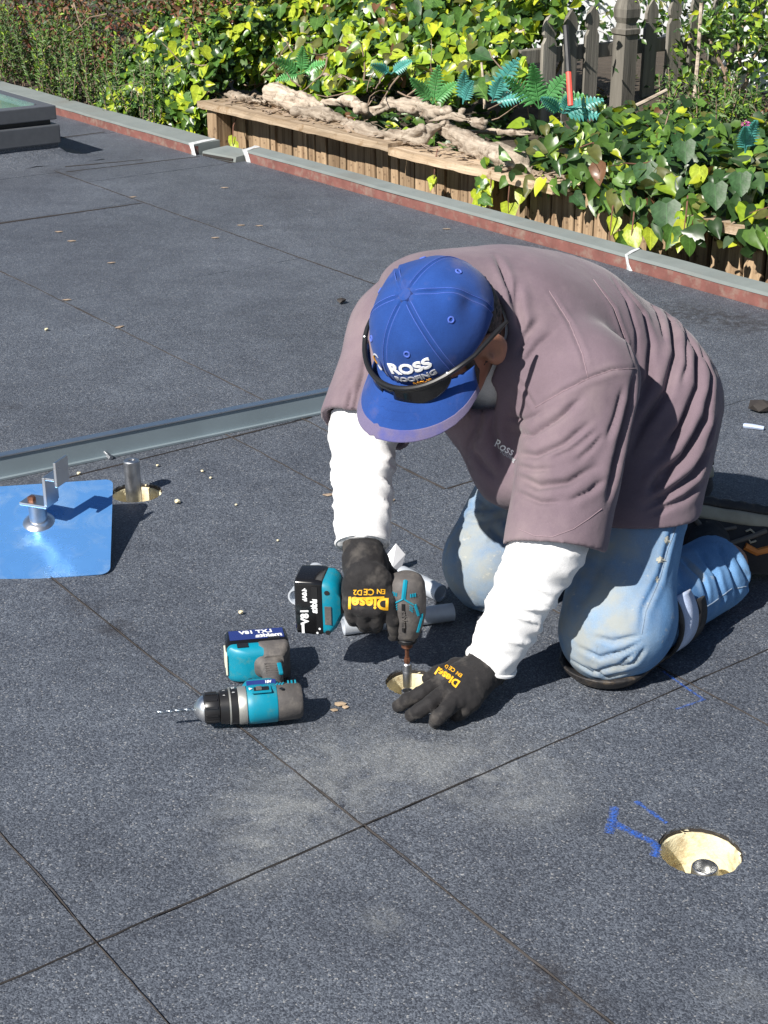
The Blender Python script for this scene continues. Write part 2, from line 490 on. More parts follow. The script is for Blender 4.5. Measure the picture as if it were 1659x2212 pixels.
def leafy(name, rough=0.35, trans=0.22, spec=0.5, tint=None, vein=False):
    """leaf surface; its own colour comes from the leaf's tint attribute unless one is given"""
    m, nt, bs = new_mat(name); P = coords(nt)
    if tint is None: base = N_(nt, 'ShaderNodeAttribute', attribute_name='tint').outputs['Color']
    else:
        base = ramp(nt, noise(nt, P, 5), [(0.3, sc(tint, 0.72)), (0.7, sc(tint, 1.3))])
        if vein:      # pale midrib and side veins of the single large leaves
            sx = N_(nt, 'ShaderNodeSeparateXYZ'); nt.links.new(P, sx.inputs[0]); ax_ = math_(nt, 'ABSOLUTE', sx.outputs[0])
            mid_ = math_(nt, 'SUBTRACT', 1.0, math_(nt, 'MULTIPLY', ax_, 42.0), True)
            ph_ = math_(nt, 'FRACT', math_(nt, 'MULTIPLY', math_(nt, 'SUBTRACT', sx.outputs[1], math_(nt, 'MULTIPLY', ax_, 0.75)), 5.5))
            sd_ = math_(nt, 'SUBTRACT', 1.0, math_(nt, 'MULTIPLY', math_(nt, 'ABSOLUTE', math_(nt, 'SUBTRACT', ph_, 0.5)), 16.0), True)
            base = mixc(nt, math_(nt, 'MULTIPLY', math_(nt, 'MAXIMUM', mid_, math_(nt, 'MULTIPLY', sd_, 0.6)), 0.55), base, sc(tint, 2.4))
    k = ramp(nt, noise(nt, P, 60, 3), [(0.3, (0.8,) * 3), (0.7, (1.15,) * 3)])
    base = mixc(nt, 1.0, base, k, 'MULTIPLY')
    nt.links.new(base, bs.inputs['Base Color'])
    bs.inputs['Roughness'].default_value = rough; bs.inputs['Specular IOR Level'].default_value = spec
    bump(nt, bs, noise(nt, P, 6, 1), 0.12, 0.006)
    tr = N_(nt, 'ShaderNodeBsdfTranslucent'); nt.links.new(mixc(nt, 1.0, base, (1.3, 1.35, 0.6), 'MULTIPLY'), tr.inputs['Color'])
    mx = N_(nt, 'ShaderNodeMixShader'); mx.inputs[0].default_value = trans
    nt.links.new(bs.outputs[0], mx.inputs[1]); nt.links.new(tr.outputs[0], mx.inputs[2])
    nt.links.new(mx.outputs[0], nt.nodes['Material Output'].inputs['Surface'])
    return m
def wood(name, c1, c2, axis='Z', scale=30, stretch=0.06, rough=0.85, dark=None):
    m, nt, bs = new_mat(name); P = coords(nt)
    mp = N_(nt, 'ShaderNodeMapping'); nt.links.new(P, mp.inputs['Vector'])
    s = [1, 1, 1]; s['XYZ'.index(axis)] = stretch; mp.inputs['Scale'].default_value = s
    oi = N_(nt, 'ShaderNodeObjectInfo')
    cb = N_(nt, 'ShaderNodeCombineXYZ'); nt.links.new(math_(nt, 'MULTIPLY', oi.outputs['Random'], 40.0), cb.inputs[0]); nt.links.new(math_(nt, 'MULTIPLY', oi.outputs['Random'], 17.0), cb.inputs[1])
    nt.links.new(cb.outputs[0], mp.inputs['Location'])
    n1 = noise(nt, mp.outputs[0], scale, 8, 0.65)
    col = ramp(nt, n1, [(0.28, c1), (0.72, c2)])
    hue = ramp(nt, oi.outputs['Random'], [(0, (0.70,) * 3), (1, (1.18,) * 3)])
    col = mixc(nt, 1.0, col, hue, 'MULTIPLY')
    if dark is not None:
        k = ramp(nt, noise(nt, P, 18, 6, 0.7), [(0.55, (0, 0, 0)), (0.68, (1, 1, 1))]); col = mixc(nt, k, col, dark)
    nt.links.new(col, bs.inputs['Base Color']); bs.inputs['Roughness'].default_value = rough; bs.inputs['Specular IOR Level'].default_value = 0.25
    b = bump(nt, bs, n1, 0.6, 0.006); bump(nt, bs, noise(nt, mp.outputs[0], scale * 4, 4), 0.4, 0.002, b)
    return m

M = {}
M['roof'] = roofing()
M['bitumen'] = plain('bitumen', (0.030, 0.025, 0.023), 0.7, bmp=0.4)
M['foam'] = plain('cream foam', (0.72, 0.65, 0.44), 0.9, var=0.14, scale=60, bmp=0.7, dirt=(0.40, 0.29, 0.15), dscale=40)
M['steel'] = plain('galvanised steel', (0.52, 0.53, 0.55), 0.38, 1.0, 0.16, 60, 0.1)
M['alu'] = plain('mill aluminium', (0.72, 0.73, 0.74), 0.30, 1.0, 0.06, 30, 0.05)
M['tube'] = plain('brushed tube', (0.55, 0.59, 0.64), 0.55, 0.45, 0.08, 40, 0.06)
M['rail'] = plain('anodised rail', (0.24, 0.295, 0.325), 0.42, 0.3, 0.06, 8, 0.05)
M['curb_top'] = plain('grey roof paint', (0.185, 0.21, 0.205), 0.8, var=0.13, scale=10, bmp=0.35, dirt=(0.16, 0.17, 0.16), dscale=5)
M['curb_red'] = plain('weathered red paint', (0.175, 0.070, 0.058), 0.85, var=0.2, scale=18, bmp=0.4, dirt=(0.22, 0.16, 0.13), dscale=22)
M['sealant'] = plain('white sealant', (0.55, 0.57, 0.58), 0.7, var=0.2, bmp=0.6, dirt=(0.30, 0.30, 0.29), dscale=60)
M['sky_frame'] = plain('charcoal aluminium', (0.115, 0.122, 0.135), 0.45, 0.3, 0.08, 30)
M['soil'] = plain('garden soil', (0.055, 0.042, 0.03), 0.95, var=0.3, scale=20, bmp=0.8)
M['plank'] = wood('weathered redwood planks', (0.13, 0.075, 0.04), (0.52, 0.38, 0.24), 'Z', 44, 0.05, dark=(0.07, 0.045, 0.03))
M['capwood'] = wood('bleached cap board', (0.25, 0.17, 0.10), (0.55, 0.44, 0.32), 'X', 40, 0.05, dark=(0.20, 0.13, 0.07))
M['fence'] = wood('grey fence wood', (0.10, 0.092, 0.08), (0.30, 0.28, 0.24), 'Z', 30, 0.05)
M['drift'] = wood('bleached driftwood', (0.20, 0.15, 0.11), (0.60, 0.52, 0.42), 'X', 42, 0.11, dark=(0.12, 0.09, 0.065))
M['twig'] = plain('dry twig', (0.25, 0.18, 0.13), 0.9, var=0.3, scale=30)
M['stem'] = plain('reddish ivy stem', (0.16, 0.075, 0.05), 0.85, var=0.3, scale=40)
M['ivy_mass'] = leafy('ivy foliage', 0.34, 0.25)
M['hedge_mass'] = leafy('hedge foliage', 0.5, 0.2, 0.35)
M['ivy_dark'] = leafy('dark glossy ivy leaf', 0.46, 0.10, 0.35, (0.028, 0.075, 0.023), True)
M['ivy_mid'] = leafy('green ivy leaf', 0.34, 0.18, 0.5, (0.070, 0.150, 0.030), True)
M['ivy_pale'] = leafy('pale ivy leaf', 0.46, 0.12, 0.40, (0.034, 0.082, 0.030), True)
M['ivy_yellow'] = leafy('yellow green ivy leaf', 0.38, 0.3, 0.4, (0.36, 0.44, 0.035), True)
M['fern_teal'] = leafy('blue green fern', 0.4, 0.25, 0.5, (0.09, 0.36, 0.33))
M['fern_green'] = leafy('green fern', 0.4, 0.3, 0.5, (0.14, 0.42, 0.14))
M['stucco'] = plain('white stucco', (0.72, 0.74, 0.76), 0.9, var=0.1, scale=16, bmp=0.5)
M['red_paint'] = plain('coral red paint', (0.72, 0.10, 0.07), 0.5, var=0.06)
M['black_paint'] = plain('black paint', (0.02, 0.02, 0.022), 0.5)
M['flower'] = plain('pink petals', (0.55, 0.12, 0.35), 0.6)
M['shirt'] = cloth('mauve work shirt', (0.152, 0.112, 0.134), weave=1400, dirt=(0.225, 0.175, 0.185), dsc=7, dpos=(0.48, 0.80))
M['shirt_thread'] = cloth('mauve stitching', (0.25, 0.18, 0.205))
M['white_cloth'] = cloth('white knit', (0.80, 0.80, 0.80), weave=1100, rough=0.95)
M['jeans'] = None
M['glove'] = cloth('black knit glove', (0.017, 0.016, 0.017), weave=900, wb=0.5, sheen=0.05, rough=0.75, dirt=(0.075, 0.068, 0.062), dsc=28, dpos=(0.52, 0.74))
M['yellow'] = plain('yellow glove print', (0.78, 0.40, 0.015), 0.6, var=0.15, scale=90)
M['cap'] = cloth('royal blue cotton', (0.011, 0.046, 0.205), (0.016, 0.062, 0.26), weave=1300, dirt=(0.075, 0.085, 0.22), dsc=16, dpos=(0.58, 0.80), sheen=0.1)
M['cap_trim'] = cloth('greyish brim trim', (0.135, 0.115, 0.20), weave=1200, dirt=(0.05, 0.07, 0.28), dsc=14)
M['cap_thread'] = cloth('blue thread', (0.075, 0.135, 0.50))
M['white_thread'] = cloth('white embroidery', (0.82, 0.82, 0.82), weave=1500)
M['silver_thread'] = cloth('grey embroidery', (0.36, 0.37, 0.40), weave=1500)
M['gold_thread'] = cloth('orange embroidery', (0.75, 0.33, 0.03), weave=1500)
M['black_plastic'] = plain('black plastic', (0.013, 0.013, 0.014), 0.32, var=0.1)
M['gloss_black'] = plain('gloss black', (0.008, 0.008, 0.009), 0.12, var=0.1)
M['grey_rubber'] = plain('dark grey rubber', (0.085, 0.078, 0.075), 0.72, var=0.15, scale=60, bmp=0.3, dirt=(0.15, 0.135, 0.12), dscale=30)
M['teal'] = plain('teal tool plastic', (0.0, 0.21, 0.31), 0.45, var=0.08, scale=30, dirt=(0.05, 0.20, 0.22), dscale=50)
M['print'] = plain('white print', (0.75, 0.77, 0.78), 0.5, var=0.05)
M['navy'] = plain('navy sticker', (0.02, 0.035, 0.16), 0.3, var=0.05)
M['cream'] = plain('cream lens', (0.75, 0.74, 0.58), 0.35, var=0.05)
M['gear'] = plain('gear housing', (0.42, 0.42, 0.39), 0.42, 0.7, 0.08, 40, 0.1)
M['bit'] = plain('worn steel bit', (0.40, 0.44, 0.48), 0.3, 1.0, 0.2, 80)
M['rust'] = plain('copper brown steel', (0.26, 0.12, 0.075), 0.4, 0.8, 0.3, 90)
M['paper'] = plain('white paper', (0.78, 0.79, 0.82), 0.8, var=0.05)
M['dry_leaf'] = plain('dry leaf', (0.29, 0.22, 0.16), 0.9, var=0.25, scale=30)
M['skin'] = None
M['hair'] = plain('black hair', (0.014, 0.011, 0.010), 0.55, var=0.3, scale=200, bmp=0.8)
M['shoe_dark'] = cloth('charcoal mesh upper', (0.035, 0.033, 0.034), weave=700, wb=0.6)
M['shoe_grey'] = plain('taupe overlay', (0.12, 0.105, 0.09), 0.8, var=0.12)
M['shoe_tan'] = plain('tan midsole', (0.36, 0.32, 0.24), 0.8, var=0.12)
M['shoe_orange'] = plain('orange overlay', (0.62, 0.20, 0.035), 0.6, var=0.1)
M['pad_black'] = plain('black pad shell', (0.022, 0.020, 0.020), 0.6, var=0.2, bmp=0.3, dirt=(0.12, 0.09, 0.06), dscale=40)
M['strap_white'] = cloth('pale strap', (0.42, 0.50, 0.68), weave=600)

def skin_mat():
    m, nt, bs = new_mat('tanned skin'); P = coords(nt)
    col = ramp(nt, noise(nt, P, 25, 5), [(0.3, (0.24, 0.105, 0.062)), (0.7, (0.33, 0.155, 0.095))])
    nt.links.new(col, bs.inputs['Base Color']); bs.inputs['Roughness'].default_value = 0.5
    bs.inputs['Subsurface Weight'].default_value = 0.12; bs.inputs['Subsurface Radius'].default_value = (0.008, 0.003, 0.0015)
    bump(nt, bs, noise(nt, P, 220, 3), 0.2, 0.001); return m
M['skin'] = skin_mat()
def jeans_mat():
    m, nt, bs = new_mat('faded denim'); P = coords(nt)
    base = ramp(nt, noise(nt, P, 9, 6, 0.6), [(0.32, (0.075, 0.185, 0.38)), (0.68, (0.165, 0.315, 0.52))])
    fine = ramp(nt, noise(nt, P, 750, 2), [(0.3, (0.80,) * 3), (0.7, (1.15,) * 3)])
    col = mixc(nt, 1.0, base, fine, 'MULTIPLY')
    tint = N_(nt, 'ShaderNodeAttribute', attribute_name='tint').outputs['Color']      # R = grime on knees and thigh fronts
    sp = N_(nt, 'ShaderNodeSeparateColor'); nt.links.new(tint, sp.inputs[0])
    k = math_(nt, 'MULTIPLY', sp.outputs[0], ramp(nt, noise(nt, P, 16, 6, 0.6), [(0.3, (0.25,) * 3), (0.6, (1,) * 3)]), True)
    col = mixc(nt, k, col, (0.30, 0.305, 0.27))
    st_ = ramp(nt, noise(nt, P, 26, 6, 0.7, 0.8), [(0.60, (0, 0, 0)), (0.72, (1, 1, 1))])
    col = mixc(nt, math_(nt, 'MULTIPLY', st_, 0.5), col, (0.075, 0.085, 0.085))
    wr = ramp(nt, noise(nt, P, 45, 5, 0.7), [(0.62, (0, 0, 0)), (0.70, (1, 1, 1))])
    col = mixc(nt, math_(nt, 'MULTIPLY', wr, 0.45), col, (0.50, 0.48, 0.40))
    nt.links.new(col, bs.inputs['Base Color']); bs.inputs['Roughness'].default_value = 0.9; bs.inputs['Specular IOR Level'].default_value = 0.2
    b = bump(nt, bs, noise(nt, P, 750, 2), 0.3, 0.001); bump(nt, bs, noise(nt, P, 45, 4), 0.35, 0.003, b); return m
M['jeans'] = jeans_mat()
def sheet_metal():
    m, nt, bs = new_mat('bare sheet aluminium with painted sky'); P = coords(nt)
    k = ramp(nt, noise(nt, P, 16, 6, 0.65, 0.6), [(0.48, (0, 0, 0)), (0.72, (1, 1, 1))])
    nt.links.new(mixc(nt, k, (0.13, 0.36, 0.78), (0.26, 0.47, 0.80)), bs.inputs['Base Color'])  # reflected sky painted into the base colour as two mixed blues
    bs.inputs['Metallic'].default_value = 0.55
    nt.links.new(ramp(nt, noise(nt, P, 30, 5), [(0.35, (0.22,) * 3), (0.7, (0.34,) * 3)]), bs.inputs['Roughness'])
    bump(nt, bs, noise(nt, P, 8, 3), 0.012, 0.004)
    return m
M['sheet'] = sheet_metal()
def glass_mat():
    m, nt, bs = new_mat('green skylight glass')
    bs.inputs['Base Color'].default_value = (0.10, 0.22, 0.17, 1); bs.inputs['Roughness'].default_value = 0.08
    bs.inputs['Specular IOR Level'].default_value = 0.6
    P = coords(nt); bump(nt, bs, noise(nt, P, 3, 2), 0.05, 0.01)
    nt.links.new(ramp(nt, noise(nt, P, 2.5, 5), [(0.35, (0.09, 0.20, 0.15)), (0.7, (0.20, 0.33, 0.25))]), bs.inputs['Base Color'])
    return m
M['glass'] = glass_mat()
def chalk_mat():
    m, nt, bs = new_mat('blue marking chalk')
    P = N_(nt, 'ShaderNodeNewGeometry').outputs['Position']
    bs.inputs['Base Color'].default_value = (0.02, 0.12, 0.55, 1); bs.inputs['Roughness'].default_value = 0.9
    tr = N_(nt, 'ShaderNodeBsdfTransparent'); mx = N_(nt, 'ShaderNodeMixShader')
    a = ramp(nt, noise(nt, P, 330, 3, .7), [(0.36, (0, 0, 0)), (0.60, (1, 1, 1))])
    fade = N_(nt, 'ShaderNodeAttribute', attribute_name='tint').outputs['Color']
    nt.links.new(mixc(nt, 1.0, a, fade, 'MULTIPLY'), mx.inputs[0])
    nt.links.new(tr.outputs[0], mx.inputs[1]); nt.links.new(bs.outputs[0], mx.inputs[2])
    nt.links.new(mx.outputs[0], nt.nodes['Material Output'].inputs['Surface']); return m
M['chalk'] = chalk_mat()
# ------------------------------------------------------------------ the roof
HOLES = [(2.80, 1.425, 0.055), (1.785, 1.400, 0.046), (1.168, 1.432, 0.058)]     # a, b, radius
roof = empty('roof'); tag(roof, kind='structure')
def ring(a, b, r, n=40, jit=0.0, seed=0):
    q = random.Random(seed)
    return [(a + math.cos(t) * r * (1 + q.uniform(-jit, jit)), b + math.sin(t) * r * (1 + q.uniform(-jit, jit))) for t in [2 * math.pi * k / n for k in range(n)]]
def flat_with_holes(outer, holes, zf, drop):
    loops = [[Vector((x, y, 0)) for x, y in outer]] + [[Vector((x, y, 0)) for x, y in h] for h in holes]
    tris = geometry.tessellate_polygon(loops)
    pts = [p for l in loops for p in l]
    mb = MB(); top = [AB(p.x, p.y, zf(p.x, p.y)) for p in pts]
    fs = [tuple(t) for t in tris]
    base = len(pts); low = [q - Vector((0, 0, drop)) for q in top]
    n0 = 0
    for l in loops:
        m = len(l)
        for i in range(m): fs.append((n0 + i, n0 + (i + 1) % m, base + n0 + (i + 1) % m, base + n0 + i))
        n0 += m
    mb.add(top + low, fs); return mb
def wavy(a0, a1, b0, b1, amp, seed):
    q = random.Random(seed); st = 0.06; out = []
    def side(p, r):
        m = max(2, int(math.hypot(r[0] - p[0], r[1] - p[1]) / st))
        for i in range(m):
            t = i / m; out.append((p[0] + (r[0] - p[0]) * t + (q.uniform(-amp, amp) if i else 0), p[1] + (r[1] - p[1]) * t + (q.uniform(-amp, amp) if i else 0)))
    side((a0, b0), (a1, b0)); side((a1, b0), (a1, b1)); side((a1, b1), (a0, b1)); side((a0, b1), (a0, b0))
    return out
deck = flat_with_holes([(-2.2, -3.4), (12.5, -3.4), (12.5, 3.66), (-2.2, 3.66)], [ring(a, b, r * 0.99, 60, 0.012, 3) for a, b, r in HOLES], lambda a, b: -0.0026, 0.005)
deck.build('roof_underlay', M['bitumen'], roof, world=True)
SHEETS = []
for b0, b1 in ((-3.3, -2.4), (-2.4, -1.3), (-1.3, -0.2), (-0.2, 0.662), (0.662, 1.088), (1.088, 1.77), (1.77, 2.66), (2.66, 3.653)): SHEETS.append((-2.1, 1.5, b0, b1))
for b0, b1 in ((-3.3, -2.4), (-2.4, -1.3), (-1.3, -0.2), (-0.2, 0.662), (0.662, 1.088), (1.088, 1.77)): SHEETS.append((1.5, 2.97, b0, b1))
SHEETS += [(1.5, 2.41, 1.77, 2.66), (2.41, 2.97, 1.77, 1.977), (2.41, 4.3, 1.977, 2.87), (1.5, 2.41, 2.66, 3.653), (2.41, 5.9, 2.87, 3.653), (5.9, 6.17, 2.87, 3.57)]
for b0, b1 in ((-3.3, -2.4), (-2.4, -1.55), (-1.55, -0.69), (-0.69, 0.2), (0.2, 1.088), (1.088, 1.977)): SHEETS.append((2.97, 5.43, b0, b1))
SHEETS += [(4.3, 5.43, 1.977, 2.87)]
for b0, b1 in ((-3.3, -1.55), (-1.55, -0.69), (-0.69, 0.2), (0.2, 1.088), (1.088, 1.977), (1.977, 2.87)): SHEETS.append((5.43, 6.17, b0, b1)); SHEETS.append((6.17, 12.3, b0, b1))
SHEETS += [(6.17, 6.92, 2.87, 3.56), (6.92, 12.3, 2.87, 3.56)]
for i, (a0, a1, b0, b1) in enumerate(SHEETS):
    g = 0.0013
    near = abs(b0 - 1.088) < 0.01
    hs = [ring(a, b, r * 1.012, 60, 0.025, 5 + k) for k, (a, b, r) in enumerate(HOLES) if a0 < a < a1 and b0 < b < b1]
    q = random.Random(i); t1, t2 = q.uniform(-0.0006, 0.0006), q.uniform(0, 0.0014)
    zf = lambda a, b: 0.0 + t2 + t1 * (b - b0)
    flat_with_holes(wavy(a0 + g, a1 - g, b0 + g * (2.2 if near else 1), b1 - g, 0.0013, 90 + i), hs, zf, 0.0055).build('roofing_sheet', M['roof'], roof, world=True)
for k, (a, b, r) in enumerate(HOLES):
    mb = MB(); n = 44; q = random.Random(40 + k); prof = [(1.03, -0.0090), (0.985, -0.0088), (0.965, -0.011), (0.955, -0.03), (0.95, -0.062), (0.0, -0.063)]
    vs = []
    for (rr, z) in prof:
        for i in range(n):
            t = 2 * math.pi * i / n; w = 1 + (q.uniform(-0.035, 0.012) if -0.02 < z < -0.003 else 0)
            vs.append(AB(a + math.cos(t) * r * rr * w, b + math.sin(t) * r * rr * w, z))
    fs = [(j * n + i, j * n + (i + 1) % n, (j + 1) * n + (i + 1) % n, (j + 1) * n + i) for j in range(len(prof) - 1) for i in range(n)]
    mb.add(vs, fs); o = mb.build('foam_lining', M['foam'], roof, smooth=True, world=True)
# torn scraps of foam on the rims
for k, (a, b, r) in enumerate(HOLES):
    q = random.Random(70 + k)
    for i in range(6 if k == 2 else 4):
        t = q.uniform(0, 2 * math.pi); s = q.uniform(0.003, 0.007)
        c = AB(a + math.cos(t) * r * 0.985, b + math.sin(t) * r * 0.985, -0.006)
        mb = MB().add([c + Vector((q.uniform(-s, s), q.uniform(-s, s), q.uniform(-.001, s * .7))) for _ in range(4)], [(0, 1, 2), (0, 2, 3), (0, 3, 1), (1, 3, 2)])
        mb.build('foam_scrap', M['foam'], roof, world=True)

# tar that has bled out along the laps
def bead(p, r_, wid, seed, cover=1.0):
    q = random.Random(seed); L = math.hypot(r_[0] - p[0], r_[1] - p[1]); n = max(6, int(L / 0.022)); d = ((r_[0] - p[0]) / L, (r_[1] - p[1]) / L); vs = []; w = wid; off = 0
    for i in range(n + 1):
        t = i / n; w = max(0.0008, min(wid * 1.7, w + q.uniform(-.4, .4) * wid)) if q.random() < cover else max(.0004, w * .35); off = off * .8 + q.uniform(-.0012, .0012)
        a, b = p[0] + d[0] * L * t - d[1] * off, p[1] + d[1] * L * t + d[0] * off
        vs += [AB(a - d[1] * w, b + d[0] * w, 0.0014), AB(a, b, 0.0034), AB(a + d[1] * w, b - d[0] * w, 0.0014)]
    MB().add(vs, [(i * 3 + k, i * 3 + k + 1, i * 3 + 4 + k, i * 3 + 3 + k) for i in range(n) for k in (0, 1)]).build('seam_bead', M['bitumen'], roof, world=True)
for k, (p, r_, w, c) in enumerate((((2.41, 1.977), (5.6, 1.977), .0034, .85), ((3.6, 2.87), (6.2, 2.87), .0032, .8), ((5.43, 1.2), (5.40, 2.86), .0065, 1), ((2.97, .9), (2.965, 2.0), .0035, .9), ((6.15, 2.9), (6.11, 3.54), .006, .95), ((2.41, 1.98), (2.42, 2.6), .0035, .9), ((.9, .662), (2.6, .662), .0015, .8), ((1.5, -.2), (1.5, 1.088), .0015, .8), ((1.5, 1.088), (1.5, 2.2), .0012, .7),
        ((1.1, 1.77), (3.0, 1.77), .0024, .85), ((6.92, 3.0), (6.95, 3.5), .006, 1), ((6.26, 2.95), (6.2, 3.3), .007, .9), ((1.5, 1.088), (2.9, 1.088), .0012, .7), ((.85, 1.088), (1.5, 1.088), .0021, .95))): bead(p, r_, w, 300 + k, c)

# ------------------------------------------------------------------ posts standing in the drilled holes
def post(a, b, zb, zt, label, rad=0.0175, hollow=False):
    c = AB(a, b, zb); t = empty('standoff_post', c); tag(t, label, 'post', 'standoff posts in the drilled holes')
    if hollow:
        pr = [(0, rad), (zt - zb - 0.002, rad), (zt - zb, rad - 0.0015), (zt - zb, rad - 0.003), (zt - zb - 0.02, rad - 0.0030), (zt - zb - 0.021, 0.0005)]
    else:
        pr = [(0, rad), (zt - zb - 0.0015, rad), (zt - zb, rad - 0.0015), (zt - zb, rad * 0.45), (zt - zb - 0.008, rad * 0.42), (zt - zb - 0.0081, 0.0005)]
    MB().lathe(pr, 28, 'Z').build('tube', M['steel'], t, smooth=True)
    fl = MB().box((0, 0, 0.003), (0.07, 0.07, 0.006), Matrix.Rotation(R(20), 3, 'Z'), 0.002).build('foot_plate', M['steel'], t)
    if hollow: MB().lathe([(zt - zb - 0.0195, rad - .0038), (zt - zb - 0.0185, 0.0005)], 20, 'Z').build('bore', M['gear'], t)
    if not hollow: MB().lathe([(zt - zb - 0.006, 0.0005), (zt - zb - 0.006, 0.006), (zt - zb - 0.002, 0.006), (zt - zb - 0.0015, 0.0005)], 6, 'Z').build('screw', M['steel'], t)
    return t
post(2.80, 1.418, -0.055, 0.078, 'short round metal post standing in the drilled hole beside the blue plate')
post(1.150, 1.424, -0.055, -0.012, 'hollow metal post end sunk in the cream hole at lower right', hollow=True, rad=0.0190)

# ------------------------------------------------------------------ curbs along the roof edge
def curb(a0, a1, b0, wid, hgt, label, ends):
    t = empty('roof_curb', AB((a0 + a1) / 2, b0, 0)); tag(t, label, 'curb', 'curbs along the roof edge')
    def strip(pts, name, m, lift=0.0):
        mb = MB(); n = 40; vs = []; q = random.Random(int(a0 * 10) + len(pts)); 
        for i in range(n + 1):
            a = a0 + (a1 - a0) * i / n; j = q.uniform(-0.002, 0.002)
            for (b, z) in pts: vs.append(AB(a, b0 + b + j * (0.3 if lift else 1), z + j * 0.7))
        m_ = len(pts)
        fs = [(i * m_ + k, i * m_ + (k + 1) % m_, (i + 1) * m_ + (k + 1) % m_, (i + 1) * m_ + k) for i in range(n) for k in range(m_)]
        fs += [tuple(range(m_)), tuple(n * m_ + k for k in range(m_))]
        return mb.add(vs, fs).build(name, m, t, world=True)
    strip([(0, -0.02), (0.0, hgt - 0.004), (0.02, hgt - 0.004), (0.02, -0.02)], 'fascia', M['curb_red'])
    strip([(-0.003, hgt - 0.0035), (-0.002, hgt + 0.004), (0.004, hgt + 0.006), (wid, hgt + 0.010), (wid, -0.6), (0.022, -0.6), (0.022, hgt - 0.0035)], 'top_flashing', M['curb_top'], 1)
    for (a, w) in ends:
        mb = MB(); q = random.Random(int(a * 100))
        prof = [(-0.006, -0.001), (-0.007, hgt * 0.5), (-0.008, hgt + 0.008), (wid * 0.5, hgt + 0.013), (wid * 0.97, hgt + 0.014)]
        vs = []
        for k, (b, z) in enumerate(prof):
            for s in (-1, -0.3, 0.4, 1): vs.append(AB(a + s * w * q.uniform(0.45, 1.7) + (k - 1) * 0.010, b0 + b + (0 if abs(s) < 0.9 else 0.004) * (1 if k < 3 else 0), z - (0.002 if abs(s) > 0.9 else 0)))
        fs = [(k * 4 + i, k * 4 + i + 1, (k + 1) * 4 + i + 1, (k + 1) * 4 + i) for k in range(len(prof) - 1) for i in range(3)]
        mb.add(vs, fs).build('sealant', M['sealant'], t, smooth=True, world=True)
    return t
curb(-2.0, 5.90, 3.655, 0.078, 0.043, 'long red-faced roof edge curb with grey top behind the kneeling man', [(3.52, 0.009), (5.888, 0.016)])
curb(6.16, 12.2, 3.545, 0.135, 0.043, 'red-faced roof edge curb with wide grey top beside the skylight', [(6.172, 0.016)])
t = empty('roof_scupper', AB(6.03, 3.60)); tag(t, 'low grey metal bridge between the two red-faced curbs', 'scupper')
mb = MB(); prof = [(3.565, -0.002), (3.57, 0.020), (3.60, 0.024), (3.70, 0.032), (3.71, -0.3), (3.60, -0.3)]
mb.add([AB(a, b + (0.045 if a < 6 else 0) * (1 if i < 3 else 0.4), z) for a in (5.915, 6.13) for i, (b, z) in enumerate(prof)], [(i, (i + 1) % 6, 6 + (i + 1) % 6, 6 + i) for i in range(6)] + [tuple(range(6)), tuple(range(6, 12))])
mb.build('metal_cover', M['curb_top'], t, world=True)
t2 = MB().add([AB(5.93, 3.603, 0.002), AB(6.12, 3.562, 0.002), AB(6.12, 3.562, 0.012), AB(5.93, 3.603, 0.012), AB(5.93, 3.608, 0.0), AB(6.12, 3.567, 0.0), AB(6.12, 3.567, 0.012), AB(5.93, 3.608, 0.012)], [(0, 1, 2, 3), (7, 6, 5, 4), (0, 3, 7, 4), (1, 5, 6, 2), (3, 2, 6, 7), (0, 4, 5, 1)]).build('drain_slot', M['bitumen'], t, world=True)

# ------------------------------------------------------------------ skylight
SA, SB = 6.46, 3.035
sk = empty('skylight', AB(SA + 0.6, SB - 0.6, 0)); tag(sk, 'flat dark grey framed skylight with green glass on the roof', 'skylight')
def abox(name, a0, a1, b0, b1, z0, z1, m, bev=0.006):
    Mr = Matrix(((BX.x, AX.x, 0), (BX.y, AX.y, 0), (0, 0, 1)))
    return MB().box(AB((a0 + a1) / 2, (b0 + b1) / 2, (z0 + z1) / 2), (b1 - b0, a1 - a0, z1 - z0), Mr, bev).build(name, m, sk, world=True)
W_ = 1.25
abox('curb_box', SA + 0.012, SA + W_, SB - W_, SB - 0.012, 0.02, 0.075, M['bitumen'])
abox('lower_frame', SA, SA + W_ + .012, SB - W_ - .012, SB, 0.066, 0.150, M['sky_frame'])
abox('inner_frame', SA + 0.03, SA + W_ - 0.02, SB - W_ + 0.02, SB - 0.03, 0.150, 0.172, M['black_paint'], 0)
for nm, r4 in (('frame_bar', (SA + .008, SA + .075, SB - W_, SB - .008)), ('frame_bar', (SA + W_ - .07, SA + W_, SB - W_, SB - .008)), ('frame_bar', (SA + .075, SA + W_ - .07, SB - .075, SB - .008)), ('frame_bar', (SA + .075, SA + W_ - .07, SB - W_, SB - W_ + .067))):
    abox(nm, *r4, 0.171, 0.232, M['sky_frame'], 0.004)
abox('trim_bar', SA + .075, SA + W_ - .07, SB - .082, SB - .0755, 0.18, 0.238, M['alu'], 0)
abox('glass_pane', SA + 0.07, SA + W_ - 0.065, SB - W_ + 0.06, SB - 0.083, 0.20, 0.224, M['glass'], 0)
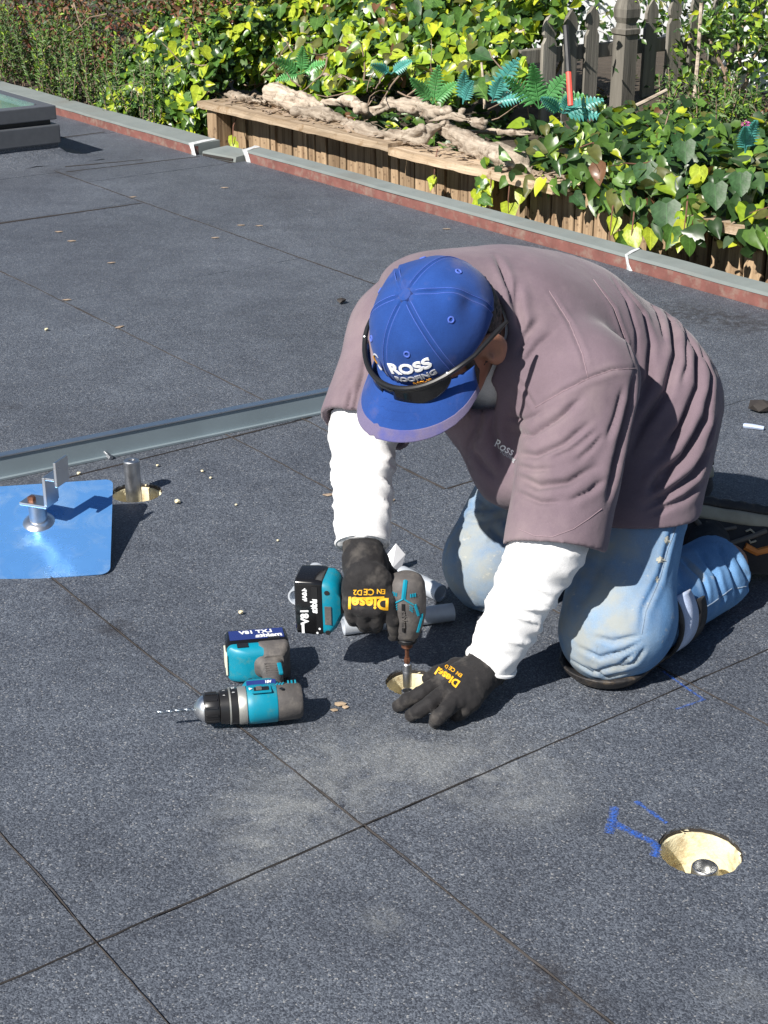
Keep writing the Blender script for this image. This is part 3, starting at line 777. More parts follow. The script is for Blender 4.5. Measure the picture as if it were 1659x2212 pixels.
# torch-on skirt of roofing felt round the curb
mb = MB(); n = 30; q = random.Random(3); vs = []; per = []
for (p, r_) in (((SA, SB), (SA, SB - W_)),):
    pass
def skirt_pts(off, z, jit):
    q = random.Random(int(off * 1000)); a0, a1, b0, b1 = SA + .012 - off, SA + W_ + off, SB - W_ - off, SB - .012 + off
    o = []
    for (p, r_) in (((a0, b0), (a0, b1)), ((a0, b1), (a1, b1)), ((a1, b1), (a1, b0)), ((a1, b0), (a0, b0))):
        for i in range(14):
            t = i / 14; o.append(AB(p[0] + (r_[0] - p[0]) * t + q.uniform(-jit, jit), p[1] + (r_[1] - p[1]) * t + q.uniform(-jit, jit), z + q.uniform(-jit, jit) * 0.4 + (0.002 if z < .01 else 0)))
    return o
rows = [skirt_pts(0.001, 0.070, 0), skirt_pts(0.004, 0.05, 0.003), skirt_pts(0.025, 0.028, 0.010), skirt_pts(0.07, 0.010, 0.012), skirt_pts(0.15, -0.001, 0.01)]
m_ = len(rows[0])
mb.add([p for r_ in rows for p in r_], [(j * m_ + i, j * m_ + (i + 1) % m_, (j + 1) * m_ + (i + 1) % m_, (j + 1) * m_ + i) for j in range(len(rows) - 1) for i in range(m_)])
mb.build('felt_skirt', M['roof'], sk, smooth=True, world=True)

# ------------------------------------------------------------------ solar rail lying across the roof
rl = empty('solar_rail', AB(2.98, 1.3)); tag(rl, 'long grey aluminium rail lying across the roof', 'rail')
def rail_pt(b, s, z):                       # s = across the rail (towards +a), slightly turned against the seams
    a = 3.035 - 0.085 * (b - 1.231) + 0.012
    return AB(a + s, b, z)
def rail_prof(name, prof, m, b0=-1.2, b1=2.35):
    mb = MB(); n = len(prof)
    mb.add([rail_pt(b, s, z) for b in (b0, b1) for s, z in prof], [(i, (i + 1) % n, n + (i + 1) % n, n + i) for i in range(n)] + [tuple(range(n)), tuple(range(n, 2 * n))])
    return mb.build(name, m, rl, world=True)
rail_prof('web', [(0.0, 0.004), (0.002, 0.050), (0.005, 0.052), (0.008, 0.050), (0.008, 0.004)], M['rail'])
rail_prof('top_flange', [(-0.001, 0.0523), (-0.001, 0.0555), (0.022, 0.0555), (0.022, 0.0523)], M['alu'])
rail_prof('back_web', [(0.016, 0.004), (0.016, 0.0521), (0.021, 0.0521), (0.021, 0.004)], M['rail'])
rail_prof('bottom_lip', [(-0.012, 0.0022), (-0.012, 0.007), (-0.010, 0.008), (0.014, 0.0036), (0.014, 0.0022)], M['rail'])
bo = gz(240, 990, 0.006); b_ = empty('hex_bolt', bo); tag(b_, 'small silver bolt lying beside the long rail', 'bolt')
d_ = Vector((-0.55, 0.6, 0.25)).normalized()
MB().tube([(0, 0, 0), d_ * 0.012], 0.0062, 6).build('head', M['steel'], b_)
MB().tube([d_ * 0.0121, d_ * 0.036], 0.0040, 10).build('shank', M['steel'], b_)

# ------------------------------------------------------------------ flashing plate with bracket
fr = gz(238, 1240, 0.003); br = Vector((-0.569 + 0.004, 2.969, 0.083))
fl = empty('flashing_plate', fr); tag(fl, 'square sheet metal flashing plate reflecting blue sky at left edge', 'plate')
e2 = (br - fr); Lb = e2.length; e2n = e2.normalized(); e1n = Vector((-1, -0.02, 0)); e1n = (e1n - e2n * e1n.dot(e2n)).normalized(); en = e2n.cross(e1n).normalized()
if en.z < 0: en = -en
def pl(x, y, z): return fr + e1n * x + e2n * y + en * z
W1 = 0.31; rc = 0.018; poly = []
for (cx, cy, t0) in ((W1 - rc, rc, -90), (W1 - rc, Lb - rc, 0), (rc, Lb - rc, 90), (rc, rc, 180)):
    for k in range(7): t = R(t0 + 15 * k); poly.append((cx + rc * math.cos(t), cy + rc * math.sin(t)))
mb = MB(); n = len(poly)
bw = lambda x, y: 0.0015 * math.sin(x * 14) * math.sin(y * 11)
mb.add([pl(x, y, 0.0015 + bw(x, y)) for x, y in poly] + [pl(x, y, bw(x, y)) for x, y in poly], [tuple(range(n)), tuple(range(2 * n - 1, n - 1, -1))] + [(i, n + i, n + (i + 1) % n, (i + 1) % n) for i in range(n)])
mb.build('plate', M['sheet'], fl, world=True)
pc = gy(84, 1128, 2.832); s_ = ((pc - fr).dot(e1n), (pc - fr).dot(e2n)); pc = pl(s_[0], s_[1], 0.0016)
mb = MB().lathe([(-0.001, 0.033), (0.002, 0.031), (0.006, 0.0235), (0.008, 0.019), (0.008, 0.0185)], 28, 'Z'); mb.xf(Matrix.Translation(pc) @ en.to_track_quat('Z', 'Y').to_matrix().to_4x4())
mb.build('collar', M['alu'], fl, smooth=True, world=True)
bk = empty('rail_bracket', (pc.x, pc.y, 0.003)); tag(bk, 'upright silver rail bracket on a round post through the blue plate', 'bracket')
MB().lathe([(0, 0.0178), (pc.z + 0.036, 0.0178), (pc.z + 0.038, 0.016)], 28, 'Z').build('post', M['steel'], bk, smooth=True)
zt = pc.z + 0.0385
Rz = Matrix.Rotation(R(-20), 3, 'Z')
MB().box((0.004, 0, zt + 0.003), (0.062, 0.046, 0.006), Rz, 0.001).build('base', M['alu'], bk)
MB().box(Rz @ Vector((0.030, -0.000, 0)) + Vector((0.004, 0, zt + 0.0365)), (0.007, 0.046, 0.0608), Rz, 0.001).build('upright', M['alu'], bk)
MB().box(Rz @ Vector((0.044, 0.001, 0)) + Vector((0.004, 0, zt + 0.064)), (0.0205, 0.046, 0.0055), Rz, 0.001).build('bridge', M['alu'], bk)
MB().box(Rz @ Vector((0.0575, 0.001, 0)) + Vector((0.004, 0, zt + 0.0755)), (0.006, 0.046, 0.052), Rz, 0.001).build('hook', M['alu'], bk)
MB().lathe([(zt + 0.006, 0.0085), (zt + 0.013, 0.0085), (zt + 0.014, 0.007)], 6, 'Z').xf(Matrix.Translation((-0.010, 0.0, 0))).build('bolt_head', M['rust'], bk)

# ------------------------------------------------------------------ chalk marks
def mark(pts, wid, label, fade=1.0):
    pts = [gz(u, v, 0.0042) for u, v in pts]; V = []; F = []; q = random.Random(len(pts))
    dense = []
    for p, r_ in zip(pts[:-1], pts[1:]):
        for i in range(8): dense.append(p.lerp(r_, i / 8))
    dense.append(pts[-1])
    for i, p in enumerate(dense):
        d = (dense[min(i + 1, len(dense) - 1)] - dense[max(0, i - 1)]).normalized(); s = Vector((-d.y, d.x, 0)) * wid * q.uniform(0.75, 1.25)
        V += [p - s, p, p + s]
    F = [(i * 3 + k, i * 3 + k + 1, i * 3 + 4 + k, i * 3 + 3 + k) for i in range(len(dense) - 1) for k in (0, 1)]
    me = fast_mesh('chalk_mark', V, F, False); set_col(me, np.array([[fade * x] * 3 for i in range(len(dense)) for x in (0.25, .85, 0.25)]))
    return tag(link('chalk_mark', me, M['chalk']), label, 'chalk mark', 'blue chalk marks on the roof')
mark([(1328, 1742), (1322, 1775), (1315, 1800)], 0.0075, 'short upright blue chalk stroke left of the lower right hole')
mark([(1326, 1778), (1370, 1800), (1412, 1820), (1420, 1835), (1412, 1850)], 0.0068, 'slanting blue chalk stroke running up to the lower right hole')
mark([(1373, 1730), (1440, 1778)], 0.004, 'thin straight blue chalk stroke above the lower right hole')
mark([(1432, 1450), (1475, 1480), (1522, 1512)], 0.003, 'faint blue chalk stroke on the roof beside the kneeling knee', 0.8)
mark([(1522, 1510), (1460, 1532)], 0.003, 'faint blue chalk stroke below the kneeling knee', 0.7)

# ------------------------------------------------------------------ litter on the roof
def crumb(u, v, s, m, name, label, cat, group, flat=0.5, seed=0, long=1.0, rot=0):
    q = random.Random(seed + int(u * 7 + v)); bm = bmesh.new(); bmesh.ops.create_icosphere(bm, subdivisions=1, radius=s)
    for w in bm.verts: w.co = Vector((w.co.x * long * q.uniform(.75, 1.25), w.co.y * q.uniform(.75, 1.25), w.co.z * flat * q.uniform(.7, 1.2)))
    bmesh.ops.rotate(bm, verts=bm.verts, matrix=Matrix.Rotation(rot, 3, 'Z'))
    me = bpy.data.meshes.new(name); bm.to_mesh(me); bm.free()
    o = link(name, me, m); zmin = min(w.co.z for w in me.vertices); o.location = gz(u, v, 0.0022 - zmin)
    return tag(o, label, cat, group)
for (u, v, s) in ((383, 1083, .0075), (520, 1322, .0055), (437, 1017, .004), (600, 1167, .003), (340, 1005, .004), (170, 1022, .005), (100, 711, .007), (455, 1032, .0035), (510, 1090, .003), (1005, 988, .004)):
    crumb(u, v, s, M['foam'], 'foam_crumb', 'small pale crumb of cut foam lying on the dark roof', 'crumb', 'foam crumbs on the roof', 0.7)
for (u, v, s, l) in ((735, 1520, .008, 1.3), (746, 1527, .005, 1.2), (722, 1533, .005, 1.4)):
    crumb(u, v, s, M['capwood'], 'sealant_flake', 'pale tan flake on the roof just right of the lying drill', 'flake', 'tan flakes beside the drill', 0.18, long=l)
for (u, v, rz) in ((155, 520, .2), (128, 500, .1), (240, 567, .4), (145, 647, .2), (288, 425, .3), (520, 486, .1), (560, 487, 0), (258, 706, .8), (840, 1080, .3), (465, 513, .3), (485, 405, 0), (710, 1068, .2), (965, 494, 0)):
    crumb(u, v, .0075, M['dry_leaf'], 'dry_leaf_scrap', 'thin dry brown leaf scrap lying on the roof', 'leaf scrap', 'dry leaf scraps on the roof', 0.16, long=2.2, rot=rz)
crumb(737, 649, .016, M['bitumen'], 'tar_lump', 'small black tar lump on the roof left of the man', 'tar lump', None, 0.5)
crumb(1645, 876, .030, M['bitumen'], 'felt_scrap', 'crumpled black felt scrap at the right edge behind the man', 'felt scrap', None, 0.6, long=1.2)
mb = MB(); pp = [gz(1607, 919, 0.006), gz(1625, 921, 0.008), gz(1650, 925, 0.007)]
tag(mb.tube(pp, [0.006, 0.006, 0.005], 6).build('plastic_strip', M['strap_white']), 'short pale blue plastic strip at the right edge of the roof', 'strip')

# ------------------------------------------------------------------ tubes and paper lying by the knee
TR = 0.0165
def tube_obj(p, r_, label, rad=TR):
    p = Vector(p); r_ = Vector(r_); c = (p + r_) / 2; t = empty('metal_tube', c); tag(t, label, 'tube', 'loose metal tubes beside the knee')
    d = (r_ - p); L = d.length; q = d.to_track_quat('X', 'Z').to_matrix().to_4x4()
    MB().lathe([(-L / 2 + 0.012, 0.001), (-L / 2 + 0.012, rad - .003), (-L / 2, rad - .003), (-L / 2, rad), (L / 2, rad), (L / 2, rad - .0025), (L / 2 - .004, rad - .003), (L / 2 - .004, 0.001)], 28, 'X').xf(q).build('wall', M['tube'], t, smooth=True)
    return t
tube_obj(gz(742, 1352, TR + .002), gz(978, 1322, TR + .002), 'longest grey metal tube lying below the held driver')
tube_obj(gz(868, 1240, TR + .002), gz(952, 1282, TR + .002), 'short blue-grey metal tube lying behind the held driver')
tube_obj(gz(640, 1290, TR + .002), gz(684, 1232, TR + .002), 'pale metal tube lying behind the driver battery')
mb = MB(); c0 = gz(842, 1235, 0.003)
pv = [c0 + Vector(p) for p in ((-.018, 0, 0), (.022, .004, 0.004), (.030, .015, .03), (.012, .012, .055), (-.012, .008, .022), (.004, -.012, .012))]
mb.add(pv, [(0, 5, 4), (5, 1, 2), (5, 2, 3), (5, 3, 4), (0, 1, 5)])
pa = mb.build('paper_scrap', M['paper']); tag(pa, 'crumpled white paper scrap standing behind the gloved hand', 'paper')
so = pa.modifiers.new('thick', 'SOLIDIFY'); so.thickness = 0.0006
# ------------------------------------------------------------------ ground: one sheet under the house, up the bank and out to the horizon
def terrain(a, b):
    if b < 4.01: return -0.9
    t = min(1.0, (b - 4.01) / 1.3); base = 0.06 + 0.16 * t
    if a > 6.62: base = min(base, -0.06 + 0.2 * t)
    return base + 0.05 * math.sin(a * 1.3) * t
av = [-600, -60, -12, -4, -2] + [0 + 0.35 * i for i in range(40)] + [15, 22, 60, 600]
bv = [-600, -60, -12, -4, 0, 3, 4.005, 4.015] + [4.1 + 0.3 * i for i in range(16)] + [12, 25, 70, 600]
mb = MB(); V = [AB(a, b, terrain(a, b)) for a in av for b in bv]; nb = len(bv)
mb.add(V, [(i * nb + j, i * nb + j + 1, (i + 1) * nb + j + 1, (i + 1) * nb + j) for i in range(len(av) - 1) for j in range(nb - 1)])
tag(mb.build('ground', M['soil'], smooth=True), kind='structure')

# ------------------------------------------------------------------ retaining wall of old planks
WB = 3.955
rw = empty('retaining_wall', AB(4.8, WB, -0.3)); tag(rw, 'low retaining wall of weathered brown planks with a bleached cap board', 'wall')
Mw = Matrix(((AX.x, BX.x, 0), (AX.y, BX.y, 0), (0, 0, 1)))
q = random.Random(21); a = 2.0
while a < 6.52:
    w = q.choice([0.042, 0.05, 0.055, 0.065, 0.075, 0.09]); top = 0.119 + q.uniform(-0.004, 0.0); h_ = 0.62
    o = MB().box((0, 0, 0), (w - q.uniform(0.004, 0.010), 0.02, h_), None, 0.003).build('plank', M['plank'], rw)
    o.rotation_euler = (q.uniform(-.03, .03), q.uniform(-.015, .015), math.atan2(AX.y, AX.x))
    o.location = AB(a + w / 2, WB + 0.030 + q.uniform(-.008, .008), top - h_ / 2) - Vector(rw.location)
    a += w
for (a, w, c) in ((6.56, 0.085, 0), (4.56, 0.10, .03), (3.02, 0.095, .03)):
    o = MB().box((0, 0, 0), (w, 0.085, 0.66), None, 0.004).build('post', M['plank'], rw); o.rotation_euler = (0, 0, math.atan2(AX.y, AX.x)); o.location = AB(a, WB - 0.035 + c, 0.127 - 0.33) - Vector(rw.location)
for (a0, a1, z) in ((5.12, 6.66, 0.146), (4.12, 5.115, 0.140), (2.0, 3.62, 0.158)):
    L = a1 - a0; mb = MB(); n = 26; prof = [(-0.085, 0.0), (-0.087, 0.026), (-0.082, 0.030), (0.09, 0.031), (0.092, 0.0)]; qq = random.Random(int(a0 * 9))
    vs = []
    for i in range(n + 1):
        x = -L / 2 + L * i / n
        for (y, zz) in prof: vs.append((x, y + qq.uniform(-.003, .003), zz + qq.uniform(-.002, .002)))
    mb.add(vs, [(i * 5 + k, i * 5 + (k + 1) % 5, (i + 1) * 5 + (k + 1) % 5, (i + 1) * 5 + k) for i in range(n) for k in range(5)] + [(0, 1, 2, 3, 4), tuple(n * 5 + k for k in range(5))])
    o = mb.build('cap_board', M['capwood'], rw); o.rotation_euler = (0, R(0.4), math.atan2(AX.y, AX.x)); o.location = AB((a0 + a1) / 2, WB - 0.005, z - 0.018) - Vector(rw.location)
# wood chips and soil on the ledge behind the cap board
mb = MB(); q = random.Random(5)
for i in range(420):
    a = q.uniform(3.9, 6.6); b = q.uniform(3.90, 4.12); c = AB(a, b, 0.162 + q.uniform(0, .012) + max(0, b - 4.04) * .1)
    l = q.uniform(.008, .03); w = q.uniform(.003, .009); an = q.uniform(0, 6.3); d = Vector((math.cos(an), math.sin(an), q.uniform(-.2, .4))) * l; s = Vector((-math.sin(an), math.cos(an), q.uniform(-.3, .3))) * w
    mb.add([c - d - s, c + d - s * .6, c + d + s, c - d + s], [(0, 1, 2, 3)])
tag(mb.build('bark_chips', M['dry_leaf']), 'dry bark chips scattered along the wall ledge', 'bark chips', kind='stuff')

# ------------------------------------------------------------------ driftwood
def drift(pts, rad, label, seed, knots=2):
    P3 = [np.array(p) for p in pts]; A_ = np.array(P3); c = A_.mean(0)
    m = max(rad) + 0.06; s = SDF(A_.min(0) - m, A_.max(0) + m, 0.0085)
    s.chain([tuple(p) for p in P3], rad, 0.02)
    q = random.Random(seed)
    for _ in range(knots):
        i = q.randrange(len(P3)); s.ell(P3[i] + np.array([q.uniform(-.03, .03), q.uniform(-.03, .03), q.uniform(0, .03)]), [rad[i] * q.uniform(.6, 1.0) for _ in range(3)], None, 0.02)
    V, Q = s.mesh(); V = relax(V, Q, 2); N = vnormals(V, Q)
    d = (A_[-1] - A_[0]); d = d / np.linalg.norm(d); along = V @ d; Vs = V - np.outer(along, d) * 0.85      # furrows follow the grain
    disp = 0.010 * vnoise(Vs, 30, seed * 3.1) - 0.012 * (1 - np.abs(vnoise(Vs, 55, seed))) ** 4 + 0.018 * vnoise(V, 12, seed * 1.7) + .005 * vnoise(V, 50, seed)
    V = V + N * disp[:, None]
    me = fast_mesh('driftwood_log', V - c, Q); o = link('driftwood_log', me, M['drift']); o.location = c
    # grain runs along local X: turn the mesh data, not the log
    ang = math.atan2(d[1], d[0]); me.transform(Matrix.Rotation(-ang, 4, 'Z')); o.rotation_euler = (0, 0, ang)
    return tag(o, label, 'driftwood', 'driftwood logs along the wall')
def gbz(u, v, b): return tuple(gb(u, v, b))
drift([gbz(588, 205, 4.05), gbz(640, 218, 4.03), gbz(690, 232, 4.06)], [.055, .05, .03], 'gnarled grey driftwood stump at the left end of the ledge', 1)
drift([gbz(655, 240, 3.98), gbz(705, 250, 4.0), gbz(745, 262, 4.05)], [.03, .036, .03], 'short pale driftwood piece tucked under the left stump', 2, 1)
drift([gbz(745, 268, 4.02), gbz(790, 292, 3.97), gbz(850, 300, 3.95), gbz(915, 290, 3.98), gbz(960, 268, 4.06)], [.03, .036, .042, .038, .03], 'curved smooth pale driftwood branch in the middle of the ledge', 3)
drift([gbz(965, 282, 4.08), gbz(1010, 312, 4.03), gbz(1060, 335, 4.0), gbz(1110, 352, 3.96), gbz(1140, 388, 3.93)], [.036, .045, .042, .043, .026], 'thick forked driftwood log hanging over the right end of the ledge', 4, 3)
drift([gbz(790, 250, 4.2), gbz(840, 225, 4.22), gbz(900, 232, 4.22), gbz(960, 246, 4.15)], [.022, .034, .036, .024], 'twisted driftwood root behind the curved branch', 5, 3)
drift([gbz(1020, 285, 4.2), gbz(1080, 282, 4.22), gbz(1145, 288, 4.22)], [.016, .019, .013], 'thin straight driftwood stick lying behind the thick log', 6, 1)
drift([gbz(600, 178, 4.3), gbz(690, 158, 4.33), gbz(760, 172, 4.3)], [.012, .017, .012], 'thin crooked driftwood branch above the left stump', 7, 1)
drift([gbz(1070, 92, 4.7), gbz(1120, 70, 4.7), gbz(1150, 48, 4.75), gbz(1190, 12, 4.8)], [.011, .015, .012, .010], 'bare pale branch leaning in front of the ivy near the fence', 8, 0)

drift([gbz(492, 205, 4.06), gbz(530, 212, 4.03), gbz(572, 222, 4.0)], [.016, .022, .018], 'small weathered driftwood chunk at the very left end of the ledge', 9, 2)
drift([gbz(690, 226, 4.12), gbz(740, 216, 4.14), gbz(785, 236, 4.1)], [.020, .026, .018], 'knotted driftwood piece between the stump and the curved branch', 10, 2)
drift([gbz(930, 262, 4.12), gbz(985, 252, 4.15), gbz(1040, 268, 4.12)], [.020, .025, .018], 'knobbly driftwood piece behind the forked log', 11, 2)

# ------------------------------------------------------------------ leaves
def _sym(h): return np.array([(0, 0, 0)] + h + [(0, 1.0, -.06), (0, 0.40, -.05)] + [(-x, y, z) for x, y, z in h])
IVY_V = _sym([(0.22, -0.11, .04), (0.43, 0.07, .09), (0.405, 0.30, .08), (0.31, 0.55, .06), (0.15, 0.80, .02)])
IVY_L = _sym([(0.24, -0.10, .05), (0.50, 0.14, .10), (0.36, 0.34, .06), (0.34, 0.56, .07), (0.14, 0.76, .03)])
IVY_T = np.array([(0, 1, 7), (1, 2, 7), (2, 3, 7), (3, 4, 7), (4, 5, 7), (5, 6, 7), (7, 8, 0), (7, 9, 8), (7, 10, 9), (7, 11, 10), (7, 12, 11), (7, 6, 12)])
SM_V = np.array([(0, 0, 0), (0.26, 0.42, .07), (0, 1, -.02), (-0.26, 0.42, .07), (0, .45, -.04)]); SM_T = np.array([(0, 1, 4), (1, 2, 4), (2, 3, 4), (3, 0, 4)])
def frames(nrm, tip):
    n = nrm / np.linalg.norm(nrm, axis=1)[:, None]; y = tip - n * np.sum(tip * n, 1)[:, None]; y /= np.linalg.norm(y, axis=1)[:, None] + 1e-9
    return np.cross(y, n), y, n
def leaf_cloud(name, P, nrm, tip, size, colr, m, parent, tv=IVY_V, tt=IVY_T):
    x, y, n = frames(nrm, tip)
    k_ = len(P); cu = rng.uniform(.2, 2.6, (k_, 1, 1)); wd_ = rng.uniform(.72, 1.12, (k_, 1, 1)); bd = rng.normal(0, .22, (k_, 1, 1)); ty = tv[None, :, 1:2] - 0.35
    V = P[:, None, :] + size[:, None, None] * (wd_ * tv[None, :, 0:1] * x[:, None] + ty * y[:, None] + (cu * tv[None, :, 2:3] + bd * ty * ty) * n[:, None])
    T = (tt[None] + (np.arange(len(P)) * len(tv))[:, None, None]).reshape(-1, 3)
    me = fast_mesh(name, V.reshape(-1, 3), T); set_col(me, np.repeat(colr, len(tv), 0))
    o = wlink(name, me, m, parent) if parent is not None else link(name, me, m)
    o['kind'] = 'stuff'; return o
def rand_dirs(n, bias, spread):
    d = rng.normal(size=(n, 3)) * spread + np.array(bias); return d / np.linalg.norm(d, axis=1)[:, None]
def along_profile(n, a0, a1, prof, depth, adep=None):
    """points just under a bank-shaped canopy given as a (b, z) profile"""
    pr = np.array(prof); seg = np.linalg.norm(np.diff(pr, axis=0), axis=1); cum = np.concatenate([[0], np.cumsum(seg)]); s = rng.random(n) * cum[-1]
    i = np.clip(np.searchsorted(cum, s) - 1, 0, len(seg) - 1); t = (s - cum[i]) / seg[i]
    bz = pr[i] + (pr[i + 1] - pr[i]) * t[:, None]; tg = (pr[i + 1] - pr[i]) / seg[i][:, None]; nb_, nz = -tg[:, 1], tg[:, 0]
    a = a0 + (a1 - a0) * rng.random(n); dd = -depth * rng.random(n) ** 1.6
    bump_ = 0.055 * vnoise(np.stack([a * 3, s * 4, s * 0], 1)) + 0.04 * vnoise(np.stack([a * 8, s * 9, s * 0], 1))
    b = bz[:, 0] + nb_ * (dd + bump_); z = bz[:, 1] + nz * (dd + bump_)
    P = np.outer(a, np.array(AX)) + np.outer(b, np.array(BX)); P[:, 2] = z
    n3 = np.outer(nb_, np.array(BX)); n3[:, 2] = nz
    return P, n3, a, b, z, -dd / max(depth, 1e-6)
PAL = {'yel': np.array((0.42, 0.47, 0.03)), 'lime': np.array((0.25, 0.37, 0.03)), 'mid': np.array((0.095, 0.185, 0.034)), 'dark': np.array((0.035, 0.078, 0.024)), 'olive': np.array((0.12, 0.13, 0.035)), 'brown': np.array((0.17, 0.085, 0.045)), 'red': np.array((0.22, 0.07, 0.05)), 'pale': np.array((0.12, 0.18, 0.075))}
def palette(n, weights):
    ks = list(weights); w = np.array([weights[k] for k in ks], dtype=float); i = rng.choice(len(ks), n, p=w / w.sum())
    return np.array([PAL[k] for k in ks])[i] * rng.uniform(0.7, 1.3, (n, 1))
leaf_meshes = {}
def leaf_proto(kind):
    if kind not in leaf_meshes:
        k = int(kind[-1]); V = (IVY_L if k == 2 else IVY_V).copy(); q = np.random.default_rng(k); V[:, 2] *= 0.6 + 0.5 * k; V[:, :2] *= q.uniform(0.9, 1.1, (len(V), 2)); V[:, 1] -= 0.35
        leaf_meshes[kind] = fast_mesh('ivy_leaf', V, IVY_T)
        leaf_meshes[kind].materials.append(M[kind[:-1]])
    return leaf_meshes[kind]
def big_leaves(parent, P, nrm, tip, size, kinds):
    x, y, n = frames(nrm, tip); loc = Vector(parent.location)
    for i in range(len(P)):
        o = bpy.data.objects.new('leaf', leaf_proto(kinds[i % len(kinds)] + str(i % 3))); COL.objects.link(o); o.parent = parent
        s = float(size[i]); mm = Matrix(((x[i][0] * s, y[i][0] * s, n[i][0] * s, P[i][0] - loc.x), (x[i][1] * s, y[i][1] * s, n[i][1] * s, P[i][1] - loc.y), (x[i][2] * s, y[i][2] * s, n[i][2] * s, P[i][2] - loc.z), (0, 0, 0, 1)))
        o.matrix_local = mm
toc = np.array((-0.05, -0.75, 0.55))
def stems(parent, n, a0, a1, b0, b1, z0, z1, m, r=0.004, wig=0.06):
    mb = MB(); q = random.Random(int(a0 * 31 + n))
    for i in range(n):
        p = AB(q.uniform(a0, a1), q.uniform(b0, b1), q.uniform(z0, z1)); d = Vector((q.uniform(-1, 1), q.uniform(-.6, .3), q.uniform(-.4, .5))).normalized(); pts = [p]
        for k in range(5):
            d = (d + Vector((q.uniform(-1, 1), q.uniform(-1, 1), q.uniform(-1, 1))) * 0.45).normalized(); pts.append(pts[-1] + d * wig * q.uniform(.6, 1.3))
        rr = r * q.uniform(.6, 1.4); mb.tube(pts, [rr * (1 - .12 * k) for k in range(6)], 5)
    o = mb.build('stems', m, parent, world=True); o['kind'] = 'stuff'; return o

# dark large-leaved ivy spilling over the right end of the wall
iv = empty('ivy', AB(3.2, 4.2, 0.0)); tag(iv, 'dense dark green large-leaved ivy spilling over the right end of the wall', 'ivy')
prof_r = [(3.88, 0.10), (3.87, 0.18), (3.95, 0.26), (4.15, 0.32), (4.45, 0.33), (4.85, 0.28), (5.3, 0.21), (5.7, 0.16)]
P, n3, a, b, z, dp = along_profile(9500, 1.6, 4.55, prof_r, 0.20)
keep = ~((a > 4.0) & (b < 4.05) & (rng.random(len(a)) < .75)); P, n3, dp, a = P[keep], n3[keep], dp[keep], a[keep]
n = len(P); leaf_cloud('foliage', P, n3 * .7 + toc * .5 + rng.normal(size=(n, 3)) * .42, rand_dirs(n, (0, -.3, -.8), .7), rng.uniform(.035, .085, n), palette(n, {'mid': 3, 'dark': 5, 'lime': 1.2, 'yel': .6, 'pale': .5, 'olive': .8, 'brown': .3}), M['ivy_mass'], iv)
P, n3, a, b, z, dp = along_profile(230, 1.7, 4.25, prof_r, 0.03); n = len(P)
big_leaves(iv, P + n3 * .015, n3 * .6 + toc * .5 + rng.normal(size=(n, 3)) * .48, rand_dirs(n, (0.1, -.4, -.9), .6), rng.uniform(.045, .082, n), ['ivy_dark', 'ivy_mid', 'ivy_dark', 'ivy_pale', 'ivy_dark', 'ivy_mid', 'ivy_dark', 'ivy_yellow', 'ivy_pale'])
mk = [(1440, 465, 3.82, .120, 'ivy_pale'), (1480, 325, 3.95, .09, 'ivy_dark'), (1395, 375, 3.9, .10, 'ivy_dark'), (1600, 395, 3.84, .085, 'ivy_dark'), (1290, 390, 3.95, .09, 'ivy_mid'), (1240, 390, 3.95, .07, 'ivy_yellow'), (1545, 420, 3.85, .10, 'ivy_dark')]
for (u, v, b, s, k) in mk:
    big_leaves(iv, np.array([gb(u, v, b)]), np.array([(-.15, -.8, .55)]), np.array([(.05, -.3, -1.0)]), [s], [k])
P, n3, a, b, z, dp = along_profile(3200, 4.25, 6.6, [(4.12, .12), (4.3, .15), (4.7, .19), (5.2, .22), (5.8, .2)], 0.07); n = len(P)
leaf_cloud('ground_cover', P, n3 * .6 + toc * .4 + rng.normal(size=(n, 3)) * .45, rand_dirs(n, (0, -.3, -.4), .8), rng.uniform(.03, .065, n), palette(n, {'mid': 3, 'dark': 5, 'lime': .8, 'olive': .8, 'yel': .3, 'brown': .4}), M['ivy_mass'], iv)
stems(iv, 70, 2.2, 4.3, 3.9, 4.4, 0.08, 0.30, M['stem'], .0022, .045)
# bright trailing sprigs that hang in front of the planks
def sprig(u, v, b, n, label, spread=.05, s=(.05, .085)):
    c = gb(u, v, b); t = empty('ivy_sprig', (c.x, c.y, c.z + .05)); tag(t, label, 'ivy sprig', 'yellow ivy sprigs hanging over the planks')
    MB().tube([c + Vector((.01, .05, .10)), c + Vector((0, .0, .07)), c + Vector((-.005, -.01, 0)), c + Vector((0, 0, -.06))], [.003, .0028, .002, .0012], 5).build('stem', M['stem'], t, world=True)
    P = np.array(c) + rng.normal(size=(n, 3)) * np.array((spread, .012, spread * .75))
    big_leaves(t, P, np.array([(-.2, -.85, .45)]) + rng.normal(size=(n, 3)) * .3, rand_dirs(n, (0, -.1, -1), .4), rng.uniform(*s, n), ['ivy_yellow', 'ivy_yellow', 'ivy_mid'])
sprig(1060, 425, 3.86, 7, 'bright yellow-green ivy sprig hanging over the planks below the thick driftwood log')
sprig(1100, 432, 3.87, 5, 'small lime ivy sprig to the right of the biggest sprig on the planks')
sprig(1320, 500, 3.84, 5, 'yellow ivy sprig dangling over the curb left of the largest leaf')
sprig(1365, 520, 3.83, 5, 'lime ivy sprig dangling over the curb below the largest leaf')
sprig(940, 382, 3.88, 2, 'tiny yellow-green ivy sprig at the middle of the planks', .02, (.04, .055))
sprig(1480, 495, 3.83, 3, 'yellow ivy sprig at the cap board end right of the largest leaf', .03)
sprig(505, 305, 3.89, 2, 'tiny lime ivy sprig beside the left wall post', .02, (.04, .055))
